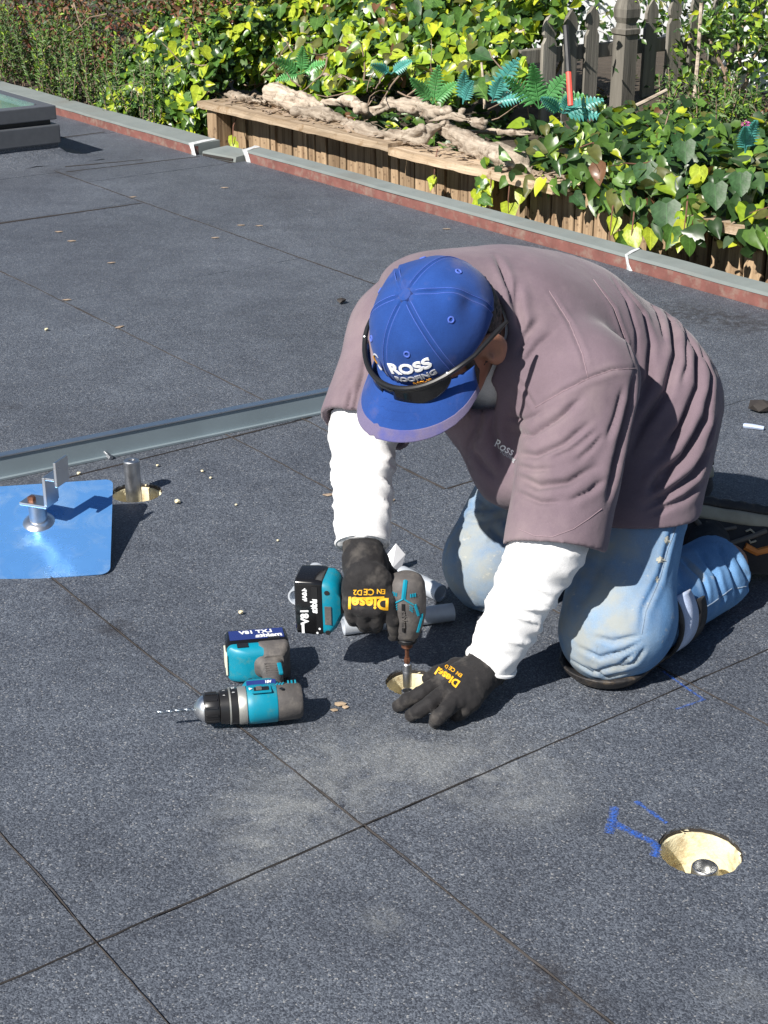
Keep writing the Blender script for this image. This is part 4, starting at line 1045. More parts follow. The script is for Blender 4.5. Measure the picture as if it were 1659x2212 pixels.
# yellow-green ivy bank behind the driftwood
iv2 = empty('ivy', AB(5.6, 4.6, 0.05)); tag(iv2, 'sunlit yellow-green ivy bank above the driftwood and the plank wall', 'ivy')
prof_l = [(4.30, 0.10), (4.26, 0.24), (4.32, 0.38), (4.5, 0.52), (4.8, 0.66), (5.2, 0.85), (5.6, 1.0)]
P, n3, a, b, z, dp = along_profile(9500, 4.9, 7.9, prof_l, 0.20); keep = (a > 1.114 * b) & (z > np.where(a < 6.2, .30, .12) + .10 * vnoise(np.stack([a * 3, a * 0, a * 0], 1))); keep &= z < 1.3 - .088 * P[:, 1] + .10; P, n3, z = P[keep], n3[keep], z[keep]
n = len(P); leaf_cloud('foliage', P, n3 * .6 + toc * .55 + rng.normal(size=(n, 3)) * .4, rand_dirs(n, (0, -.3, -.8), .7), rng.uniform(.04, .08, n), palette(n, {'mid': 2.6, 'dark': 2.0, 'lime': 2.6, 'yel': 2.0, 'olive': 1, 'brown': .3}), M['ivy_mass'], iv2)
P, n3, a, b, z, dp = along_profile(300, 4.95, 7.8, prof_l[1:], 0.03); keep = (a > 1.114 * b) & (z > np.where(a < 6.2, .33, .12)) & (z < 1.3 - .09 * P[:, 1] + .06); P, n3 = P[keep][:270], n3[keep][:270]; n = len(P)
big_leaves(iv2, P + n3 * .01, n3 * .5 + toc * .6 + rng.normal(size=(n, 3)) * .3, rand_dirs(n, (0, -.3, -.9), .5), rng.uniform(.06, .10, n), ['ivy_mid', 'ivy_yellow', 'ivy_mid', 'ivy_yellow', 'ivy_dark', 'ivy_mid'])
stems(iv2, 60, 4.9, 7.2, 4.25, 4.5, 0.14, 0.40, M['twig'], .004, .045)
# the ivy that comes forward past the end of the wall
iv3 = empty('ivy', AB(7.1, 4.0, -0.1)); tag(iv3, 'ivy clump with yellowing leaves at the left end of the plank wall beside the curb', 'ivy')
prof_f = [(3.80, -0.02), (3.84, 0.12), (3.95, 0.26), (4.15, 0.42), (4.4, 0.52)]
P, n3, a, b, z, dp = along_profile(1900, 6.72, 7.7, prof_f, 0.16); n = len(P)
leaf_cloud('foliage', P, n3 * .6 + toc * .55 + rng.normal(size=(n, 3)) * .4, rand_dirs(n, (0, -.3, -.8), .7), rng.uniform(.035, .065, n), palette(n, {'mid': 3, 'dark': 3, 'lime': 1.6, 'yel': .8}), M['ivy_mass'], iv3)
P, n3, a, b, z, dp = along_profile(60, 6.75, 7.5, prof_f, 0.02); n = len(P)
big_leaves(iv3, P, n3 * .5 + toc * .6 + rng.normal(size=(n, 3)) * .3, rand_dirs(n, (0, -.3, -.9), .5), rng.uniform(.06, .10, n), ['ivy_yellow', 'ivy_mid', 'ivy_yellow', 'ivy_mid'])
stems(iv3, 14, 6.7, 7.4, 3.9, 4.1, 0.0, 0.35, M['twig'], .004, .05)

# ------------------------------------------------------------------ hedges and shrubs
def hedge(name, label, cat, n, a0, a1, prof, depth, size, weights, twigs, base, twig_r=.004, m='hedge_mass', sp=.55):
    t = empty(name, AB((a0 + a1) / 2, prof[0][0] + .2, base)); tag(t, label, cat)
    P, n3, a, b, z, dp = along_profile(n, a0, a1, prof, depth); k = len(P)
    leaf_cloud('crown', P, n3 * .5 + toc * .45 + rng.normal(size=(k, 3)) * sp, rand_dirs(k, (0, -.2, .2), .9), rng.uniform(*size, k), palette(k, weights), M[m], t, SM_V, SM_T)
    bs_, zs = [p[0] for p in prof], [p[1] for p in prof]
    stems(t, twigs, a0, a1, min(bs_) + .02, min(bs_) + depth + .1, min(zs), max(zs), M['twig'], twig_r * .8, .05)
    q = random.Random(n); mb = MB()
    for i in range(max(2, int((a1 - a0) / .5))):
        p = AB(a0 + (i + .5) * (a1 - a0) / max(2, int((a1 - a0) / .5)), min(bs_) + depth + .25, base); pts = [p + Vector((q.uniform(-.04, .04) * k_, q.uniform(-.03, .03) * k_, k_ * .22)) for k_ in range(5)]
        mb.tube(pts, [.03, .027, .024, .02, .014], 7)
    mb.build('trunk', M['twig'], t, world=True)
    return t
hedge('hedge', 'reddish brown and green clipped hedge behind the skylight', 'hedge', 24000, 6.9, 11.5, [(4.10, -0.25), (4.05, 0.2), (4.10, 0.55), (4.25, 0.75), (4.7, 0.85)], 0.30, (.022, .045), {'brown': 3.2, 'red': 1.5, 'olive': 2.2, 'mid': 1.5, 'dark': 3.2, 'lime': .4}, 90, -0.3, sp=.8)
hedge('shrub', 'dark leafy shrub behind the picket fence', 'shrub', 2600, 4.2, 8.2, [(6.3, -0.1), (6.25, 0.4), (6.4, 0.65), (6.8, 0.8)], 0.4, (.03, .06), {'dark': 4, 'mid': 1.6, 'olive': 1.2, 'lime': .5}, 60, -0.2, m='ivy_mass')
# leafy bush hanging over the right end of the fence
bu = empty('shrub', AB(4.3, 6.0, 0.1)); tag(bu, 'sparse bright-leaved bush at the top right corner by the fence', 'shrub')
n = 1500; c = np.array(gy(1620, 60, 7.3)); P = c + rng.normal(size=(n, 3)) * np.array((.22, .25, .15)); 
leaf_cloud('crown', P, toc * .7 + rng.normal(size=(n, 3)) * .5, rand_dirs(n, (0, -.2, -.2), .9), rng.uniform(.03, .06, n), palette(n, {'lime': 2, 'mid': 3, 'dark': 3, 'yel': .4}), M['ivy_mass'], bu, SM_V, SM_T)
mb = MB(); g0 = gy(1560, 260, 7.25); 
for (u, v) in ((1620, 20), (1540, 40), (1655, 90), (1580, 120)):
    e_ = gy(u, v, 7.3); mb.tube([g0, g0.lerp(e_, .4) + Vector((.03, 0, .03)), g0.lerp(e_, .75) + Vector((-.02, 0, .0)), e_], [.014, .010, .007, .003], 6)
mb.build('trunk', M['twig'], bu, world=True)
bu2 = empty('shrub', AB(5.6, 5.2, 0.1)); tag(bu2, 'twiggy bush with small leaves hanging over the left pickets', 'shrub')
n = 420; c = np.array(gy(1155, 15, 7.1)); P = c + rng.normal(size=(n, 3)) * np.array((.08, .12, .07))
leaf_cloud('crown', P, toc * .7 + rng.normal(size=(n, 3)) * .5, rand_dirs(n, (0, -.2, -.4), .9), rng.uniform(.03, .065, n), palette(n, {'lime': 2.4, 'mid': 3, 'dark': 2, 'yel': .8}), M['ivy_mass'], bu2)
mb = MB(); g0 = gy(1150, 230, 7.1)
for (u, v) in ((1120, 10), (1200, 30), (1230, 90)): e_ = gy(u, v, 7.1); mb.tube([g0, g0.lerp(e_, .5) + Vector((.03, 0, .02)), e_], [.012, .008, .004], 6)
mb.build('trunk', M['twig'], bu2, world=True)

# upright needle-leaved herbs
def herb(p, n, hgt, label, spread=.12):
    t = empty('rosemary', p); tag(t, label, 'herb', 'spiky green herbs'); q = random.Random(int(p.x * 91) + n); mb = MB(); Ps = []; Ts = []
    for i in range(n):
        b_ = Vector(p) + Vector((q.gauss(0, spread), q.gauss(0, spread * .6), 0)); d = Vector((q.gauss(0, .2), q.gauss(-.1, .2), 1)).normalized(); L = hgt * q.uniform(.55, 1.1)
        mb.tube([b_, b_ + d * L * .5, b_ + d * L], [.004, .003, .0015], 4)
        for k in range(int(L / .007)):
            f = .15 + .85 * k / (L / .007); an = q.uniform(0, 6.28); o_ = Vector((math.cos(an), math.sin(an), .75)); Ps.append(b_ + d * L * f + o_ * .010); Ts.append(o_)
    mb.build('stems', M['twig'], t, world=True)
    P = np.array(Ps); T = np.array(Ts); k = len(P)
    leaf_cloud('needles', P, rng.normal(size=(k, 3)) * .5 + toc, T, rng.uniform(.022, .036, k), palette(k, {'mid': 4, 'pale': 2.0, 'lime': .8, 'dark': 1.2}), M['hedge_mass'], t, SM_V * np.array((.6, 1, 1)), SM_T)
for i, (u, v, b, n, h_, lb) in enumerate(((30, 215, 3.98, 26, .30, 'spiky green herb behind the glass of the skylight'), (140, 235, 3.92, 28, .30, 'spiky green herb just right of the skylight corner'), (235, 262, 3.90, 26, .24, 'spiky green herb behind the middle of the left curb'), (330, 288, 3.88, 24, .20, 'low spiky green herb left of the ivy clump'))):
    p = gb(u, v, b); p.z = -.08; herb(p, n + 14, h_ * 1.25 + .10, lb, .15)
for (u, v, y, n, h_, lb) in ((1610, 300, 5.9, 22, .20, 'spiky green herb with pink flowers at the right edge'), (1500, 240, 6.6, 16, .17, 'spiky green herb in front of the right pickets')):
    p = gy(u, v, y); herb(p, n, h_, lb, .09)
fl_ = empty('flower', gy(1618, 265, 5.80)); tag(fl_, 'tiny pink flower cluster in the spiky herb at the right edge', 'flower')
mb = MB(); q = random.Random(3)
for i in range(14):
    c = Vector((q.gauss(0, .012), q.gauss(0, .01), q.gauss(0, .012)))
    for k in range(4): an = k * 1.57 + q.random(); mb.add([c, c + Vector((math.cos(an) * .009, -.004, math.sin(an) * .009)), c + Vector((math.cos(an + .7) * .009, -.004, math.sin(an + .7) * .009))], [(0, 1, 2)])
mb.build('petals', M['flower'], fl_)
MB().tube([(0, .02, -.12), (0, .01, -.06), (0, 0.005, 0)], .002, 5).build('stem', M['stem'], fl_)

# ------------------------------------------------------------------ ferns
def fern(base, fr_list, m, label):
    fr_list = [(d, L * 1.02) for d, L in fr_list]
    t = empty('fern', base); tag(t, label, 'fern', 'ferns on the bank')
    for (d, L) in fr_list:
        d = Vector(d).normalized(); side = d.cross(Vector((-.1, -.9, .4))).normalized(); mb = MB(); nn = 11
        pts = [Vector(base) + d * L * s - Vector((0, .25 * L * s * s, .15 * L * s * s)) for s in [i / nn for i in range(nn + 1)]]
        mb.tube(pts, [.003 - .0018 * i / nn for i in range(nn + 1)], 4)
        for i in range(2, nn + 1):
            w = L * .19 * math.sin(math.pi * min(1, (i / nn) ** .7 * .93 + .05)) + .008; dd = (pts[i] - pts[i - 1]).normalized(); nrm = side.cross(dd).normalized()
            for s in (-1, 1):
                sd = (side * s + dd * .45).normalized(); tip = pts[i] + sd * w - Vector((0, 0, w * .12)); wd = L * .026 + .0025
                mb.add([pts[i] - dd * wd, pts[i] + sd * w * .5 - dd * wd * 1.1, tip, pts[i] + sd * w * .5 + dd * wd, pts[i] + dd * wd, pts[i] + sd * w * .5 + nrm * .004], [(0, 1, 5), (1, 2, 5), (2, 3, 5), (3, 4, 5), (4, 0, 5)])
        mb.build('frond', m, t, world=True, smooth=True)
B0 = 4.22
fern(gb(935, 225, B0), [((.1, -.2, 1), .20), ((-.6, -.2, .9), .17), ((.6, -.3, .8), .16)], M['fern_green'], 'pale green fern left of the thin stake')
fern(gb(1000, 225, B0), [((.0, -.2, 1), .17), ((.25, -.3, .9), .13)], M['fern_teal'], 'narrow teal fern just left of the thin stake')
fern(gb(1062, 222, B0), [((.42, -.2, 1), .24), ((.8, -.3, .35), .15), ((.15, -.3, .7), .15)], M['fern_teal'], 'large blue-green fern just right of the thin stake')
fern(gb(1165, 235, B0), [((-.2, -.2, 1), .22), ((-.7, -.2, .8), .22), ((.5, -.2, .9), .20), ((.9, -.3, .5), .2)], M['fern_green'], 'bright green fern in front of the red tipped pole')
fern(gb(1215, 245, B0), [((.1, -.3, .5), .13), ((-.5, -.3, .5), .14), ((.75, -.3, .5), .17), ((.95, -.3, .15), .15)], M['fern_teal'], 'spreading teal fern at the foot of the red tipped pole')
fern(gb(650, 160, 4.28), [((.1, -.3, .9), .17), ((-.7, -.3, .6), .17), ((.7, -.3, .5), .16), ((-.9, -.4, .0), .12)], M['fern_green'], 'green fern in the ivy above the left driftwood stump')
fern(gb(845, 160, 4.28), [((.5, -.3, .5), .13), ((-.5, -.3, .4), .12)], M['fern_teal'], 'small teal fern in the ivy above the twisted root')
fern(gb(1610, 330, 4.05), [((.05, -.3, 1), .14), ((-.2, -.3, .9), .12)], M['fern_teal'], 'small teal fern at the right edge below the herb')

# ------------------------------------------------------------------ picket fence, stakes, white garden wall
FD = Vector((0.82, 0.57, 0)).normalized(); F0 = Vector((0.795, 6.96, 0))
pf = empty('picket_fence', F0 + FD * .5 + Vector((0, 0, .05))); tag(pf, 'old grey wooden picket fence half hidden by foliage', 'fence')
FN = Vector((FD.y, -FD.x, 0)); Mf = Matrix(((FD.x, -FN.x, 0), (FD.y, -FN.y, 0), (0, 0, 1)))
def picket(s, w, top, bot=.02):
    poly = [(-w / 2, bot), (w / 2, bot), (w / 2, top - .125), (w * .40, top - .115), (w * .30, top - .10), (w * .46, top - .085), (w * .47, top - .06), (w * .34, top - .03), (0, top), (-w * .34, top - .03), (-w * .47, top - .06), (-w * .46, top - .085), (-w * .30, top - .10), (-w * .40, top - .115), (-w / 2, top - .125)]
    c = F0 + FD * s; MB().prism(poly, -.009, .009, lambda x, y, z: c + FD * x + FN * z + Vector((0, 0, y))).build('picket', M['fence'], pf, world=True)
for i, s in enumerate((-.10, .02, .145, .50, .645, .785, .92, 1.06, 1.2)): picket(s, .075, .63 + .01 * (i % 3) + (.03 if s > .4 else 0), .02)
c = F0 + FD * .32 + FN * .03
MB().lathe([(0, .055), (.50, .055), (.505, .064), (.525, .064), (.53, .048), (.55, .043), (.575, .058), (.61, .060), (.65, .045), (.675, .015), (.678, .002)], 4, 'Z').xf(Matrix.Translation(c + Vector((0, 0, .02))) @ Matrix.Rotation(R(45) + math.atan2(FD.y, FD.x), 4, 'Z')).build('post', M['fence'], pf, world=True)
for z in (.455, .12):
    MB().box(F0 + FD * .43 - FN * .032 + Vector((0, 0, z)), (1.35, .04, .06), Mf, .004).build('rail', M['fence'], pf, world=True)
sp_ = gb(1233, 228, 4.14); tp = gb(1222, 55, 4.18)
ps = empty('marker_pole', sp_); tag(ps, 'thin black pole with a coral red lower end stuck in the bank', 'pole')
mid = sp_.lerp(tp, .42); MB().tube([sp_, mid], .011, 8).build('red_end', M['red_paint'], ps, world=True); MB().tube([mid + (tp - sp_) * .002, tp], .012, 8).build('black_shaft', M['black_paint'], ps, world=True)
def stake(p, r_, rad, label):
    t = empty('garden_stake', p); tag(t, label, 'stake', 'thin garden stakes'); MB().tube([p, p.lerp(r_, .5) + Vector((.003, 0, 0)), r_], [rad, rad * .95, rad * .85], 7).build('stick', M['drift'], t, world=True)
stake(gb(1047, 235, 4.36), gb(1040, 135, 4.38), .006, 'thin pale stake between the two teal ferns')
stake(gy(1500, 215, 7.0), gy(1515, 5, 7.05), .010, 'tall thin pale stake at the upper right by the bush')
stake(gy(1340, 245, 6.4), gy(1440, 195, 6.5), .009, 'short leaning pale stick in front of the fence pickets')
ww = MB(); ww.box((2.2, 9.7, .1), (4.4, .25, 2.2), Matrix.Rotation(R(8), 3, 'Z'), .01)
tag(ww.build('garden_wall', M['stucco']), 'white stucco wall glimpsed behind the picket fence', 'wall')
# whitewashed boulder with a dark hollow
c = np.array(gy(1650, 175, 7.6)); s = SDF(c - .45, c + .45, .012)
s.ell(c + (.03, .0, -.02), (.20, .18, .16), None, .03); s.ell(c + (-.1, .03, .02), (.12, .12, .10), None, .04); s.ell(c + (.12, -.08, -.10), (.12, .10, .10), None, .03); s.ell(c + (-.055, -.14, -.075), (.065, .12, .03), None, .01, True)
V, Q = s.mesh(); V = V + vnormals(V, Q) * (.02 * vnoise(V, 9) + .012 * vnoise(V, 24))[:, None]
o = link('boulder', fast_mesh('boulder', V - c, Q), M['stucco']); o.location = c; tag(o, 'whitewashed boulder with a dark hollow at the right edge', 'boulder')
# ------------------------------------------------------------------ the kneeling man
V3 = lambda *p: np.array(p, dtype=np.float32)
person = empty('person', (0.36, 2.50, 0.003))
tag(person, 'man in mauve work shirt, jeans and blue cap kneeling on the roof holding a driver', 'person')
# joints
SH_L, SH_R = V3(.315, 2.37, .50), V3(.03, 2.60, .51)
EL_L, EL_R = V3(.262, 2.225, .275), V3(-.035, 2.475, .375)
WR_L = V3(*gz(1062, 1428, .062)); WR_R = V3(*gy(783, 1175, 2.325))
HP_L, HP_R = V3(.475, 2.575, .37), V3(.37, 2.72, .37)
KN_L, KN_R = V3(.385, 2.305, .087), V3(.20, 2.56, .087)
AN_L, AN_R = V3(.640, 2.585, .072), V3(.50, 2.86, .075)
SPN = Vector((.81, .47, -.34)).normalized(); LAT = Vector((.517, -.855, .047)); LAT = (LAT - SPN * LAT.dot(SPN)).normalized(); NRM = LAT.cross(SPN)
if NRM.z < 0: NRM = -NRM
TB = np.array([LAT, SPN, NRM])
# head frame
HU = Vector((-.476, -.588, .647)).normalized(); HF = Vector((-.52, -.414, -.752)); HF = (HF - HU * HF.dot(HU)).normalized(); HL = HF.cross(HU).normalized()
if HL.x < 0: HL = -HL
HO = Vector((.090, 2.332, .590))
HB = np.array([HL, HF, HU])
def hp(x, y, z): return HO + HL * x + HF * y + HU * z
def hv(x, y, z): return V3(*hp(x, y, z))

def torso(s, g=0.0):
    s.ell((.205, 2.530, .520), (.190 + g, .175 + g, .160 + g), TB, .03)
    s.ell((.305, 2.600, .490), (.175 + g, .17 + g, .155 + g), TB, .05)
    s.ell((.415, 2.655, .405), (.160 + g, .145 + g, .150 + g), TB, .05)
    s.ell((.27, 2.52, .40), (.150 + g, .17 + g, .11 + g), TB, .05)

# --- body (skin): one continuous figure inside the clothes
s = SDF((-.12, 2.1, -.01), (.80, 3.05, .78), .0043)
torso(s, -.03)
for a_, b_, c_ in ((SH_L, EL_L, WR_L), (SH_R, EL_R, WR_R)):
    s.cap(a_, b_, .055, .042, .02); s.cap(b_, c_, .040, .027, .01)
for a_, b_, c_ in ((HP_L, KN_L, AN_L), (HP_R, KN_R, AN_R)):
    s.cap(a_, b_, .090, .055, .03); s.cap(b_, c_, .052, .035, .01); s.cap(c_, V3(.615, 2.672, .080) if c_ is AN_L else V3(.545, 2.975, .066), .032, .024, .01)
nb = V3(.175, 2.50, .545)
V, Q = None, None
s.cap(hv(0, -.035, -.05), nb, .056, .066, .03)
s.ell(hv(0, -.010, .012), (.077, .097, .096), HB, .01)
s.ell(hv(0, .035, -.060), (.062, .066, .066), HB, .03)
s.ell(hv(0, .072, -.098), (.030, .026, .024), HB, .025)
s.cap(hv(0, .088, .010), hv(0, .112, -.030), .009, .014, .012)
for x in (-1, 1):
    s.ell(hv(x * .014, .100, -.034), (.010, .011, .009), HB, .006)
    s.ell(hv(x * .038, .066, -.035), (.026, .024, .022), HB, .02)
    s.ell(hv(x * .033, .088, .006), (.016, .010, .010), HB, .008, True)
    s.ell(hv(x * .032, .078, .006), (.013, .013, .012), HB, .004)
    s.cap(hv(x * .012, .092, .022), hv(x * .05, .074, .022), .010, .009, .01)
s.ell(hv(0, .094, -.064), (.024, .012, .007), HB, .006); s.ell(hv(0, .092, -.077), (.021, .012, .007), HB, .006); s.ell(hv(0, .108, -.071), (.022, .008, .003), HB, .004, True)
def ears(s_):
    for x in (-1, 1):
        E_ = np.array([HL * x + HF * .45, HF - HL * x * .45, HU]); E_[0] /= np.linalg.norm(E_[0]); E_[1] /= np.linalg.norm(E_[1])
        s_.ell(hv(x * .085, -.018, -.018), (.010, .024, .036), E_, .008)
        s_.ell(hv(x * .083, -.012, -.046), (.008, .012, .013), E_, .008)
        s_.ell(hv(x * .0965, -.013, -.012), (.009, .014, .022), E_, .003, True); s_.ell(hv(x * .090, -.002, -.022), (.006, .006, .008), E_, .003)
ears(s)
V, Q = s.mesh(); V = relax(V, Q, 1)
o = wlink('body', fast_mesh('body', V, Q), M['skin'], person)
# finer skin over the head where it shows
# --- hair below the cap
s = SDF(np.array(HO) - .17, np.array(HO) + .17, .004)
s.ell(hv(0, -.016, .006), (.0815, .098, .100), HB, .01)
s.cut(hp(0, .035, 0), HF); s.cut(hp(0, -.02, -.085), -HU + HF * .8)
for x in (-1, 1): s.ell(hv(x * .090, -.004, -.022), (.03, .036, .045), HB, .006, True); s.ell(hv(x * .07, .055, -.05), (.05, .045, .06), HB, .006, True)
V, Q = s.mesh(); V = V + vnormals(V, Q) * (.0022 * vnoise(V, 260))[:, None]
wlink('hair', fast_mesh('hair', V, Q), M['hair'], person)
s = SDF(np.array(HO) - .17, np.array(HO) + .17, .004)
for x in (-1, 1): s.chain([hv(x * .0795, .022, .015), hv(x * .078, .028, -.02), hv(x * .072, .036, -.05)], [.009, .008, .004], .004)
V, Q = s.mesh(); wlink('sideburns', fast_mesh('sideburns', V, Q), M['hair'], person)

# --- undershirt: white long sleeves and chest
s = SDF((-.12, 2.05, .02), (.62, 2.95, .75), .005)
torso(s, -.014)
s.cap(SH_L, EL_L, .070, .058, .02); s.cap(EL_L, WR_L, .058, .041, .015)
s.cap(SH_R, EL_R, .070, .056, .02); s.cap(EL_R, WR_R, .056, .043, .015)
s.cap(nb + (hv(0, -.05, -.06) - nb) * .15, nb, .050, .070, .03)
nL = WR_L - EL_L; nR = WR_R - EL_R
dL = WR_L + nL / np.linalg.norm(nL) * .004; dR = WR_R + nR / np.linalg.norm(nR) * .002
s.D = np.maximum(s.D, -.2)
# trim the cuffs square to the forearm
def cut_local(s_, p, n, rad):
    p = np.array(p); sl, P = s_._sub(p - rad, p + rad)
    n = np.array(n) / np.linalg.norm(n); q = P - p; d = q @ n; r_ = np.linalg.norm(q - d[..., None] * n, axis=-1)
    s_.D[sl] = np.where(r_ < rad * .8, np.maximum(s_.D[sl], d), s_.D[sl])
cut_local(s, dL, nL, .085); cut_local(s, dR, nR, .085)
V, Q = s.mesh(); V = relax(V, Q, 2); N = vnormals(V, Q)
def arm_wr(V, a_, b_):
    ab = b_ - a_; L = np.linalg.norm(ab); t = ((V - a_) @ ab) / L ** 2; return t, np.linalg.norm(V - a_ - np.outer(np.clip(t, 0, 1), ab), axis=1)
disp = np.zeros(len(V))
for (a_, b_, sd) in ((EL_L, WR_L, 1.0), (EL_R, WR_R, 4.0), (SH_R, EL_R, 7.0)):
    t, r_ = arm_wr(V, a_, b_); w = np.clip(1.3 - np.abs(t - .5) * 1.6, 0, 1) * (r_ < .09)
    ax_ = (b_ - a_) / np.linalg.norm(b_ - a_); W_2 = V + np.outer(V @ ax_, ax_) * 1.6
    nn = vnoise(W_2, 19, sd); disp += w * (.0075 * (1 - np.abs(nn)) ** 3 - .0015 + .0008 * vnoise(W_2, 45, sd))
V = V + N * disp[:, None]
wlink('undershirt', fast_mesh('undershirt', V, Q), M['white_cloth'], person)
for (p, n_, r_) in ((dL, nL, .0425), (dR, nR, .0435)):
    n_ = Vector(n_).normalized(); x = n_.orthogonal().normalized(); y = n_.cross(x); mb = MB()
    mb.tube([Vector(p) + (x * math.cos(k * .2244) + y * math.sin(k * .2244)) * r_ - n_ * .003 for k in range(29)], .0035, 6, False).build('cuff', M['white_cloth'], person, smooth=True, world=True)

# --- work shirt
s = SDF((-.18, 2.10, .14), (.70, 2.95, .76), .0036)
torso(s, 0)
s.cap(SH_L, SH_R, .085, .085, .05)
s.ell((.10, 2.50, .60), (.14, .10, .075), TB, .05)
sl_l = EL_L - SH_L; sl_r = EL_R - SH_R
s.cap(SH_L + V3(.012, -.002, 0), EL_L + V3(.012, .004, 0) + sl_l * .12, .086, .083, .03)
s.cap(SH_R, EL_R + sl_r * .05, .088, .080, .035)
# drape of the front hanging open between the arms, shirt tail over the seat
s.chain([V3(.155, 2.42, .43), V3(.215, 2.40, .335), V3(.30, 2.42, .28)], [.06, .055, .06], .05)
s.cap(HP_L + V3(0, 0, .02), HP_L + (KN_L - HP_L) * .50, .126, .113, .05); s.cap(HP_R + V3(0, 0, .02), HP_R + (KN_R - HP_R) * .45, .126, .12, .05)
# neck opening
s.cap(hv(0, -.045, -.06), V3(*hp(0, .02, -.15)), .058, .052, .012, True)
s.cap(V3(*hp(.035, .03, -.13)), V3(*hp(.06, .02, -.21)), .030, .016, .01, True)
# sleeve ends, hem
hl = EL_L + sl_l * .02; cut_local(s, hl, sl_l + V3(0.02, 0, 0), .16)
hr = EL_R - sl_r * .02; cut_local(s, hr, sl_r, .14)
s.cap(EL_L + V3(.010, .003, 0) - sl_l * .18, EL_L + V3(.010, .003, 0) + sl_l * .4, .074, .074, .004, True)
s.cap(EL_R - sl_r * .2, EL_R + sl_r * .4, .071, .071, .004, True)
s.cut((.40, 2.42, .240), (0, -.15, -1))
V, Q = s.mesh(); V = relax(V, Q, 2)
def r1(x, y): return ((x * 1050 / 1659 + 800) / 1.15732, (y * 840 / 1327 + 560) / 1.15732)
ST = []
def fold(pts, dep=.011, wid=.011, rid=.55): ST.append(([r1(*p) for p in pts], dep, wid, rid))
# long creases raking down the near side
fold([(1150, 200), (1215, 300), (1250, 420), (1255, 540)], .006, .007, .3)
fold([(1195, 235), (1275, 350), (1305, 470), (1300, 610), (1240, 740)], .012, .008, .3)
fold([(1255, 240), (1335, 350), (1362, 480)], .008, .006, .25)
fold([(1300, 265), (1385, 380), (1405, 510), (1370, 660), (1270, 800), (1225, 900)], .016, .009, .35)
fold([(1385, 350), (1440, 450), (1448, 560), (1425, 640)], .008, .006, .25)
fold([(1430, 400), (1492, 520), (1495, 640), (1430, 800), (1330, 930)], .016, .010, .35)
fold([(1495, 480), (1545, 600), (1538, 720)], .009, .007, .3)
fold([(1540, 640), (1520, 770), (1440, 920), (1310, 1060)], .018, .010, .4)
fold([(1565, 760), (1520, 900), (1460, 990)], .010, .007, .3)
fold([(1545, 880), (1480, 990), (1370, 1070), (1285, 1120)], .015, .009, .4)
fold([(1525, 1010), (1440, 1085), (1300, 1150)], .009, .008, .3)
fold([(1420, 930), (1350, 985), (1300, 1060)], .012, .008, .3)
fold([(1480, 700), (1430, 800), (1390, 860)], .009, .006, .2)
# sleeve: curved creases gathered at the inner elbow
for pts, d_, w_ in (([(765, 905), (850, 915), (960, 870), (1075, 780)], .009, .007), ([(762, 950), (840, 972), (930, 965)], .005, .005), ([(768, 992), (860, 1035), (980, 1022), (1095, 955)], .010, .008), ([(765, 1055), (870, 1100), (960, 1098)], .006, .006),
            ([(760, 822), (830, 836), (950, 760), (1040, 680)], .010, .008), ([(742, 762), (810, 775), (880, 740)], .006, .006), ([(900, 935), (1000, 890), (1100, 810)], .005, .006), ([(980, 1095), (1060, 1060), (1120, 1010)], .006, .006), ([(1010, 940), (1070, 890), (1120, 830)], .005, .005)):
    fold(pts, d_, w_, .3)
fold([(1243, 580), (1222, 700), (1190, 830), (1160, 960), (1135, 1100)], .016, .010, .45)
fold([(1195, 640), (1165, 760), (1130, 860)], .007, .007, .25)
fold([(690, 120), (722, 185), (752, 265), (770, 340)], .009, .006, .5)
fold([(775, 225), (782, 330), (795, 440)], .010, .008, .5)
fold([(870, 370), (815, 435), (785, 520)], .008, .008, .4)
fold([(930, 420), (860, 480), (800, 560)], .005, .007, .3)
fold([(180, 560), (150, 660), (130, 760)], .009, .008, .4); fold([(230, 380), (190, 480), (165, 600)], .006, .008, .3); fold([(130, 640), (112, 720), (120, 790)], .007, .006, .3)
fold([(640, 720), (630, 800), (600, 860), (575, 930)], .006, .008, 1.0); fold([(690, 720), (680, 800), (700, 880), (720, 960)], .007, .008, .8); fold([(600, 880), (640, 950), (700, 1010)], .006, .010)
V = folds(V, Q, ST); V = relax(V, Q, 1, .2)
ST = []   # sewn seams: fine grooves
for pts in ([(850, 725), (960, 660), (1060, 610), (1150, 577), (1245, 570)], [(905, 265), (985, 390), (1035, 510), (1058, 605)], [(1080, 220), (1160, 330), (1205, 450), (1240, 560)], [(785, 610), (820, 670), (855, 725)]): fold(pts, .0032, .0042, .8)
V = folds(V, Q, ST)
N = vnormals(V, Q); V = V + N * (.0022 * vnoise(V, 13) + .0004 * vnoise(V, 70))[:, None]
shirt = wlink('shirt', fast_mesh('shirt', V, Q), M['shirt'], person)
bvh_shirt = BVHTree.FromPolygons([tuple(p) for p in V], [tuple(int(i) for i in q) for q in Q])
CAMV = Vector((0, 0, CAM_H))
def on_shirt(u, v, lift=.001): return project_on(bvh_shirt, CAMV, ray(u, v).normalized(), lift)
